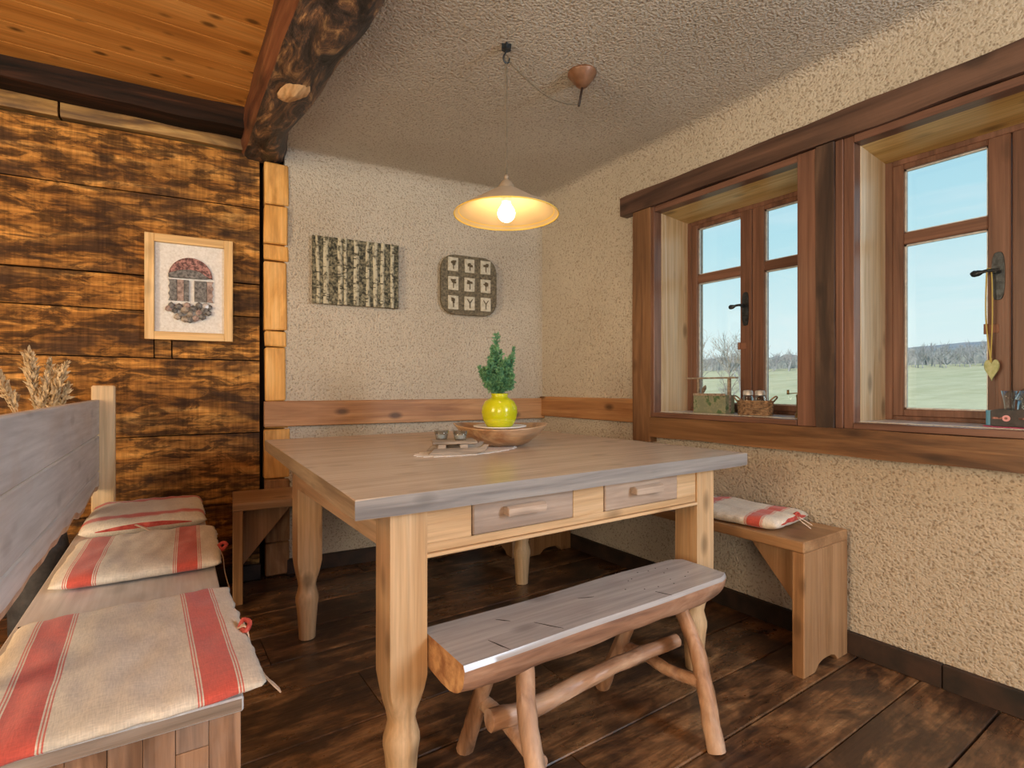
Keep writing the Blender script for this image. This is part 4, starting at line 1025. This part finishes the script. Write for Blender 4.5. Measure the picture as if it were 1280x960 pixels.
# ------------------------------------------------------------------ dried grass behind the settle
gx, gy = -.335, 2.575
dv = thing('floor_vase', 'tall dark floor vase behind the grey settle, hidden by its backrest', 'vase', (gx, gy, 0))
bm = bmesh.new(); lathe(bm, [(0, 0), (.06, 0), (.085, .15), (.09, .40), (.06, .60), (.035, .70), (.045, .74), (.040, .74), (.030, .70), (.05, .58), (0, .55)], 36); ob('body', bm, SLATE, dv, (gx, gy, 0), smooth=True)
dg = thing('dried_grasses', 'bunch of dried straw-coloured grasses rising behind the grey settle backrest', 'dried plant', (gx, gy, .56))
bm = bmesh.new(); bfz = bf = bmesh.new()
random.seed(21)
for (a, ht, ln) in ((-.13, .56, .16), (-.10, .48, .10), (-.055, .585, .20), (-.035, .60, .22), (-.01, .575, .19), (.012, .56, .18), (.04, .51, .15), (.06, .53, .17), (.10, .545, .20), (.075, .47, .13), (-.16, .50, .06), (-.075, .43, .05), (.03, .46, .12), (.05, .44, .12)):
    b_ = random.uniform(-.03, .03)
    P_ = smooth_path([Vector((0, 0, 0)), sr_*a*.15+Vector((0, 0, .20)), sr_*a*.6+sf_*b_+Vector((0, 0, ht*.7)), sr_*a*1.15+sf_*b_+Vector((0, 0, ht))], 10)
    tube(bm, P_, .0014, 5)
    for i, p in enumerate(P_):
        dd = (ht-p.z)
        if dd < ln:
            t = (P_[min(i+1, len(P_)-1)]-P_[i-1]).normalized(); k = dd/ln
            for _ in range(15):
                d_ = (t*1.3+Vector((random.gauss(0, .4), random.gauss(0, .4), random.gauss(0, .4)))).normalized()
                needle(p+t*random.uniform(-.006, .006), d_, .016+.022*math.sin(math.pi*min(1, k+.05)))
ob('stems', bm, GRASSD, dg, (gx, gy, .56)); ob('seed_heads', bf, GRASSD, dg, (gx, gy, .56), kind='stuff')
# ------------------------------------------------------------------ things on the window sills
ZS = .8965
def GREENP():
    m, n, b = new_mat('green_painted_box'); g = G(n); x = g.noise(g.coord(True), 30, 4, .6, .6)
    g.L(g.ramp(x, [(.42, (.20, .23, .16)), (.52, (.27, .28, .19)), (.62, (.07, .14, .06))]), b.inputs['Base Color']); b.inputs['Roughness'].default_value = .6; return m
bx_ = thing('cutlery_box', 'small green-painted wooden box with a rail handle on the left window sill', 'box', (2.36, 1.655, ZS))
bm = bmesh.new()
bbox(bm, .075, .185, .006, (0, 0, .003))
for s_ in (-1, 1):
    bbox(bm, .006, .185, .085, (s_*.035, 0, .048), .001); bbox(bm, .064, .006, .085, (0, s_*.0895, .048), .001)
ob('body', bm, GREENP(), bx_, (2.36, 1.655, ZS))
for yy in (-.088, .088): B('upright', 2.352, 2.368, 1.655+yy-.006, 1.655+yy+.006, ZS+.006, ZS+.172, DRIFT, bx_, .001)
B('handle_rail', 2.350, 2.370, 1.525, 1.815, ZS+.172, ZS+.180, DRIFT, bx_, .001)
B('rim', 2.318, 2.326, 1.563, 1.747, ZS+.086, ZS+.098, DRIFT, bx_, .001)
sp1 = thing('wooden_spoon', 'small wooden spoon leaning out of the green-painted box', 'spoon', (2.34, 1.70, ZS+.07))
bm = bmesh.new(); tube(bm, [(0, 0, -.06), (-.004, .008, .02), (-.008, .0, .03)], .004, 8); 
tube(bm, smooth_path([(-.008, .0, .025), (-.012, -.012, .05), (-.014, -.022, .07)], 4), [.004, .007, .010, .012, .013, .012, .010, .006, .002], 10, squash=.35)
ob('spoon_body', bm, DRIFT, sp1, (2.34, 1.70, ZS+.07), smooth=True)
# wicker basket
bk = thing('wicker_basket', 'little woven wicker basket with ear handles holding two glass jars', 'basket', (2.34, 1.42, ZS))
bm = bmesh.new(); n = 48
def ell(t, r): return (r*.040*math.cos(t), r*.082*math.sin(t))
for rI in range(9):
    z = .004+.0075*rI; pts = []
    for k in range(n+1):
        t = 2*math.pi*k/n; r = 1+.05*rI/8+.05*math.sin(t*12+(rI % 2)*math.pi); x, y = ell(t, r*.94); pts.append((x, y, z))
    tube(bm, pts, .0046, 6, cap=False)
for s_ in (-1, 1): tube(bm, smooth_path([(-.02, s_*.078, .062), (-.015, s_*.098, .082), (.0, s_*.102, .088), (.015, s_*.098, .082), (.02, s_*.078, .062)], 5), .0035, 6)
prism(bm, [ell(2*math.pi*k/24, .9) for k in range(24)], 'z', 0, .004)
ob('weave', bm, WICK, bk, (2.34, 1.42, ZS), smooth=True)
for i, yy in enumerate((1.455, 1.395)):
    j = thing('glass_jar', ['clear glass shaker jar at the left in the wicker basket', 'clear glass shaker jar at the right in the wicker basket'][i], 'jar', (2.34, yy, ZS+.0045), group='glass jars in the wicker basket')
    bm = bmesh.new(); lathe(bm, [(0, 0), (.022, 0), (.024, .01), (.024, .072), (.020, .082), (.018, .086), (.016, .082), (.020, .070), (.020, .006), (0, .006)], 28); ob('body', bm, GLASS, j, (2.34, yy, ZS+.0045), smooth=True)
    bm = bmesh.new(); lathe(bm, [(0, .112), (.018, .110), (.022, .104), (.022, .088), (.014, .084), (0, .084)], 28); ob('lid', bm, PALEW, j, (2.34, yy, ZS+.0045), smooth='auto')
# pepper mill
ml = thing('pepper_mill', 'small brass pepper mill with a crank by the left window', 'pepper mill', (2.32, 1.195, ZS))
bm = bmesh.new(); lathe(bm, [(0, 0), (.025, 0), (.026, .012), (.020, .022), (.019, .026), (.0195, .085), (.021, .088), (.020, .098), (.008, .104), (.005, .112), (0, .112)], 28); ob('body', bm, BRASS, ml, (2.32, 1.195, ZS), smooth='auto')
bm = bmesh.new(); tube(bm, [(0, 0, .105), (0, .03, .104), (0, .058, .101)], .0022, 6); tube(bm, [(0, .058, .098), (0, .058, .118)], .005, 10); ob('crank', bm, BRASS, ml, (2.32, 1.195, ZS), smooth=True)
# heart pendant
ht = thing('heart_pendant', 'pale green heart ornament hanging on a yellow cord from the right window handle', 'ornament', (2.44, .600, 1.40))
HG = mottled('heart_green', (.34, .40, .18), (.50, .55, .32), 60, .6, .2); YC = plain('yellow_cord', (.50, .42, .13), .7)
bm = bmesh.new(); pts = []
for k in range(36):
    t = 2*math.pi*k/36; x = 16*math.sin(t)**3; y = 13*math.cos(t)-5*math.cos(2*t)-2*math.cos(3*t)-math.cos(4*t)
    pts.append((x*.0013, y*.0026-.022))
prism(bm, pts, 'x', -.005, .005, .002); ob('heart', bm, HG, ht, (2.44, .597, 1.115), smooth='auto')
bm = bmesh.new()
tube(bm, smooth_path([(0, .0, 0), (-.003, .012, .15), (-.004, .010, .305), (0, .006, .325), (.004, -.002, .305), (.003, -.004, .15), (0, 0, 0)], 8), .0022, 6)
tube(bm, [(0, 0, .012), (0, 0, -.006)], .004, 8)
ob('cord', bm, YC, ht, (2.439, .600, 1.118), smooth=True)
# right-hand sill group
dl = None
bm = bmesh.new(); prism(bm, [(.075*(1+.05*math.cos(16*2*math.pi*k/96))*math.cos(2*math.pi*k/96), .115*(1+.05*math.cos(16*2*math.pi*k/96))*math.sin(2*math.pi*k/96)) for k in range(96)], 'z', 0, .0025)
tag(ob('crochet_mat', bm, mottled('pink_crochet', (.35, .04, .12), (.62, .16, .30), 120, .85, .6), None, (2.34, .475, ZS)), 'round pink crochet mat under the glass rack on the right sill', 'mat')
rk = thing('glass_rack', 'low black scalloped rack with pink buttons holding small glasses', 'rack', (2.325, .46, ZS+.003))
bm = bmesh.new(); pts = [(.105, .004), (.098, 0), (-.098, 0), (-.105, .004), (-.105, .05)]
for k in range(24): x = -.105+.21*(k+.5)/24; pts.append((x, .050+.008*abs(math.sin(math.pi*4*(k+.5)/24))))
pts.append((.105, .05))
prism(bm, pts, 'x', -.032, -.027, .001); prism(bm, pts, 'x', .027, .032, .001); bbox(bm, .054, .2, .005, (0, 0, .004)); bbox(bm, .054, .005, .045, (0, .1, .025)); bbox(bm, .054, .005, .045, (0, -.1, .025))
ob('holder', bm, SLATE, rk, (2.325, .46, ZS+.003))
PK = plain('pink_button', (.75, .38, .42), .5)
for yy in (.065, .0, -.065):
    bm = bmesh.new(); tube(bm, [(0, 0, 0), (-.003, 0, 0)], .010, 18); ob('button', bm, PK, rk, (2.293, .46+yy, ZS+.030), smooth='auto')
    bm = bmesh.new(); tube(bm, [(0, 0, 0), (-.0025, 0, 0)], .004, 10); bbox(bm, .0015, .026, .006, (.001, .022, 0)); ob('ribbon', bm, CERR, rk, (2.2895, .46+yy, ZS+.030))
LBL = ['leftmost small clear glass in the black rack on the right sill', 'second small clear glass from the left in the black rack', 'third small clear glass from the left in the black rack', 'rightmost small clear glass in the black rack']
for i, yy in enumerate((.525, .482, .438, .395)):
    gl_ = ob('small_glass', (lambda b_: (lathe(b_, [(0, 0), (.015, 0), (.014, .03), (.012, .05), (.014, .075), (.020, .108), (.0185, .108), (.0125, .075), (.0105, .05), (.012, .005), (0, .005)], 26), b_)[1])(bmesh.new()), GLASS, None, (2.325, yy, ZS+.0105), smooth=True)
    tag(gl_, LBL[i], 'glass', 'small glasses in the black rack')
bl_ = thing('blue_canister', 'narrow light blue tube standing beside the black rack', 'canister', (2.345, .579, ZS+.003))
bm = bmesh.new(); lathe(bm, [(0, 0), (.010, 0), (.010, .046), (.0105, .050), (.0, .050)], 24); ob('tube', bm, plain('sky_blue', (.14, .45, .75), .3), bl_, (2.345, .579, ZS+.003), smooth='auto')
dm = thing('glass_dome', 'clear glass dish with domed lid and knob at the right edge of the sill', 'dish', (2.405, .462, ZS+.003))
bm = bmesh.new(); lathe(bm, [(0, 0), (.045, 0), (.060, .010), (.064, .085), (.061, .085), (.057, .012), (0, .006)], 40); ob('bowl', bm, glass_mat('blue_glass', (.45, .75, .90), .3), dm, (2.405, .462, ZS+.003), smooth=True)
bm = bmesh.new(); lathe(bm, [(.066, .086), (.066, .092), (.060, .110), (.040, .128), (.012, .136), (.008, .142), (.013, .152), (.010, .160), (0, .162)], 40); lathe(bm, [(.063, .086), (.057, .107), (.038, .124), (0, .133)], 40)
ob('lid', bm, GLASS, dm, (2.405, .462, ZS+.003), smooth=True)
# ------------------------------------------------------------------ outside
def gz(x, y): return -.9 + 5.2*(max(0, x-3)/105)**1.15 + .25*noise.noise(Vector((x*.05, y*.05, 0))) + .0
m, n_, b_ = new_mat('meadow_grass'); g = G(n_)
x = g.noise(g.coord(False), .6, 7, .7, .3); x2 = g.noise(g.coord(False, (.05, .4, 1)), 1, 5, .6)
g.L(g.mix(.5, g.ramp(x, [(.35, (.44, .40, .20)), (.65, (.66, .60, .34))]), g.ramp(x2, [(.35, (.44, .43, .25)), (.65, (.66, .62, .42))])), b_.inputs['Base Color']); b_.inputs['Roughness'].default_value = .9
MEADOW = m
bm = bmesh.new(); NX, NY = 70, 80; V = []
for i in range(NX+1):
    x = 2.66+ 125*(i/NX)**1.5; V.append([bm.verts.new((x, -80+260*j/NY, gz(x, -80+260*j/NY))) for j in range(NY+1)])
for i in range(NX):
    for j in range(NY): bm.faces.new((V[i][j], V[i+1][j], V[i+1][j+1], V[i][j+1]))
ground = ob('ground', bm, MEADOW, None, (0, 0, 0), smooth=True, kind='structure')
HILL = mottled('wooded_hill', (.20, .24, .29), (.34, .36, .38), .12, .95, 1.0, .35, .65, 2.0, det=8)
bm = bmesh.new(); V = []
for i in range(25):
    x = 128+i*14; row = []
    for j in range(101):
        y = -150+6.5*j; k = i/24
        topz = 24.5-(y-87)*.06 if y > 87 else 24.5+(87-y)*.03
        topz = max(15, topz)
        z = 4.6+(topz-4.6)*min(1, (k/.66))**1.3 + 2.2*noise.noise(Vector((x*.02, y*.02, 0)))*k + .8*noise.noise(Vector((x*.15, y*.15, 0)))*k
        row.append(bm.verts.new((x, y, z)))
    V.append(row)
for i in range(24):
    for j in range(100): bm.faces.new((V[i][j], V[i+1][j], V[i+1][j+1], V[i][j+1]))
hl = ob('hill', bm, HILL, None, (0, 0, 0), smooth=False, kind='structure')
BIRCH = mottled('pale_bark', (.20, .17, .15), (.50, .47, .43), 6, .8, .2)
GREYB = mottled('grey_bark', (.26, .26, .28), (.42, .42, .44), 4, .9, .2)
def tree_bm(h, seed, depth=4, r0=.05, sides=4, spread=.55):
    rd = random.Random(seed); bm = bmesh.new()
    def br(p, d_, l, r, lv):
        pts = [p]; q = p.copy(); dd = d_.copy()
        for k in range(4):
            dd = (dd+Vector((rd.gauss(0, .10), rd.gauss(0, .10), rd.gauss(0, .05)+.03))).normalized(); q = q+dd*l/4; pts.append(q.copy())
        tube(bm, pts, [r*(1-.5*k/4) for k in range(5)], sides if lv > 1 else 3, cap=False)
        if lv == 0: return
        for k in range((rd.randint(3, 5) if lv < depth else 7)):
            t = rd.uniform(.3, 1); i = min(3, int(t*4)); b0 = pts[i].lerp(pts[i+1], t*4-i)
            nd = (dd+Vector((rd.gauss(0, spread), rd.gauss(0, spread), rd.uniform(0, .4)))).normalized()
            br(b0, nd, l*rd.uniform(.5, .7), r*.55, lv-1)
    br(Vector((0, 0, 0)), Vector((0, 0, 1)), h*.5, r0, depth); return bm
near = [(22.6, 15.0, 4.6, 1, BIRCH, 'tall bare tree in the left window, tallest of the group'), (24.5, 18.6, 4.0, 2, BIRCH, 'bare tree beside the tallest one, seen at the left of the left pane'), (21.3, 13.0, 3.8, 3, BIRCH, 'bare tree beside the central stile of the left window'), (29.5, 18.8, 4.4, 4, GREYB, 'thin grey bare tree behind the nearer bare trees'), (20.5, 13.6, 2.4, 8, BIRCH, 'low pale bare sapling just behind the basket in the left window'), (28.0, 20.5, 3.2, 9, BIRCH, 'short bare tree between the taller bare trees')]
for (x, y, h, sd, mt, lab) in near:
    t_ = ob('bare_tree', tree_bm(h, sd, 4,   .038*h/3), mt, None, (x, y, gz(x, y)-.05)); tag(t_, lab, 'tree', 'bare trees outside the left window')
protos = [tree_bm(4.6, 31+k, 3, .075, 3, .42) for k in range(4)]
pm = []
for k, b0 in enumerate(protos):
    t_ = ob('distant_tree', b0, GREYB, None, (100, 60+k, gz(100, 60+k)-.1)); tag(t_, 'bare grey tree in the wood at the far edge of the meadow', 'tree', 'trees at the far edge of the meadow'); pm.append(t_)
random.seed(77); cnt = 0
for i in range(200):
    yy = 8+97*(i+random.uniform(-.3, .3))/200; xx = 103+(i*7.3 % 19)
    t_ = pm[i % 4] if i < 4 else pm[i % 4].copy()
    if i >= 4: COL.objects.link(t_)
    s_ = random.uniform(.7, 1.15); 
    t_.scale = (s_*1.3, s_*1.3, s_); t_.location = (xx, yy, gz(xx, yy)-.1); t_.rotation_euler = (0, 0, random.uniform(0, 6.28))
UND = mottled('undergrowth', (.18, .20, .21), (.32, .33, .31), 1.2, .95, .8, dist=.3)
bm = bmesh.new(); V = []
for j in range(260):
    y = -10+.6*j; z = gz(124, y); hh = 1.6+1.0*noise.noise(Vector((y*.5, 0, 0)))+.8*noise.noise(Vector((y*2.3, 0, 0)))
    V.append([bm.verts.new(p) for p in ((123.5+noise.noise(Vector((y, 3, 0))), y, z-.3), (124.5, y, z+hh*.9+1), (126, y, z+hh+1.3), (131, y, z+hh*.9+1.5))])
for j in range(259):
    for k in range(3): bm.faces.new((V[j][k], V[j][k+1], V[j+1][k+1], V[j+1][k]))
tag(ob('undergrowth', bm, UND, None, (0, 0, 0)), 'dense brush under the trees at the far meadow edge', 'bushes', kind='stuff')
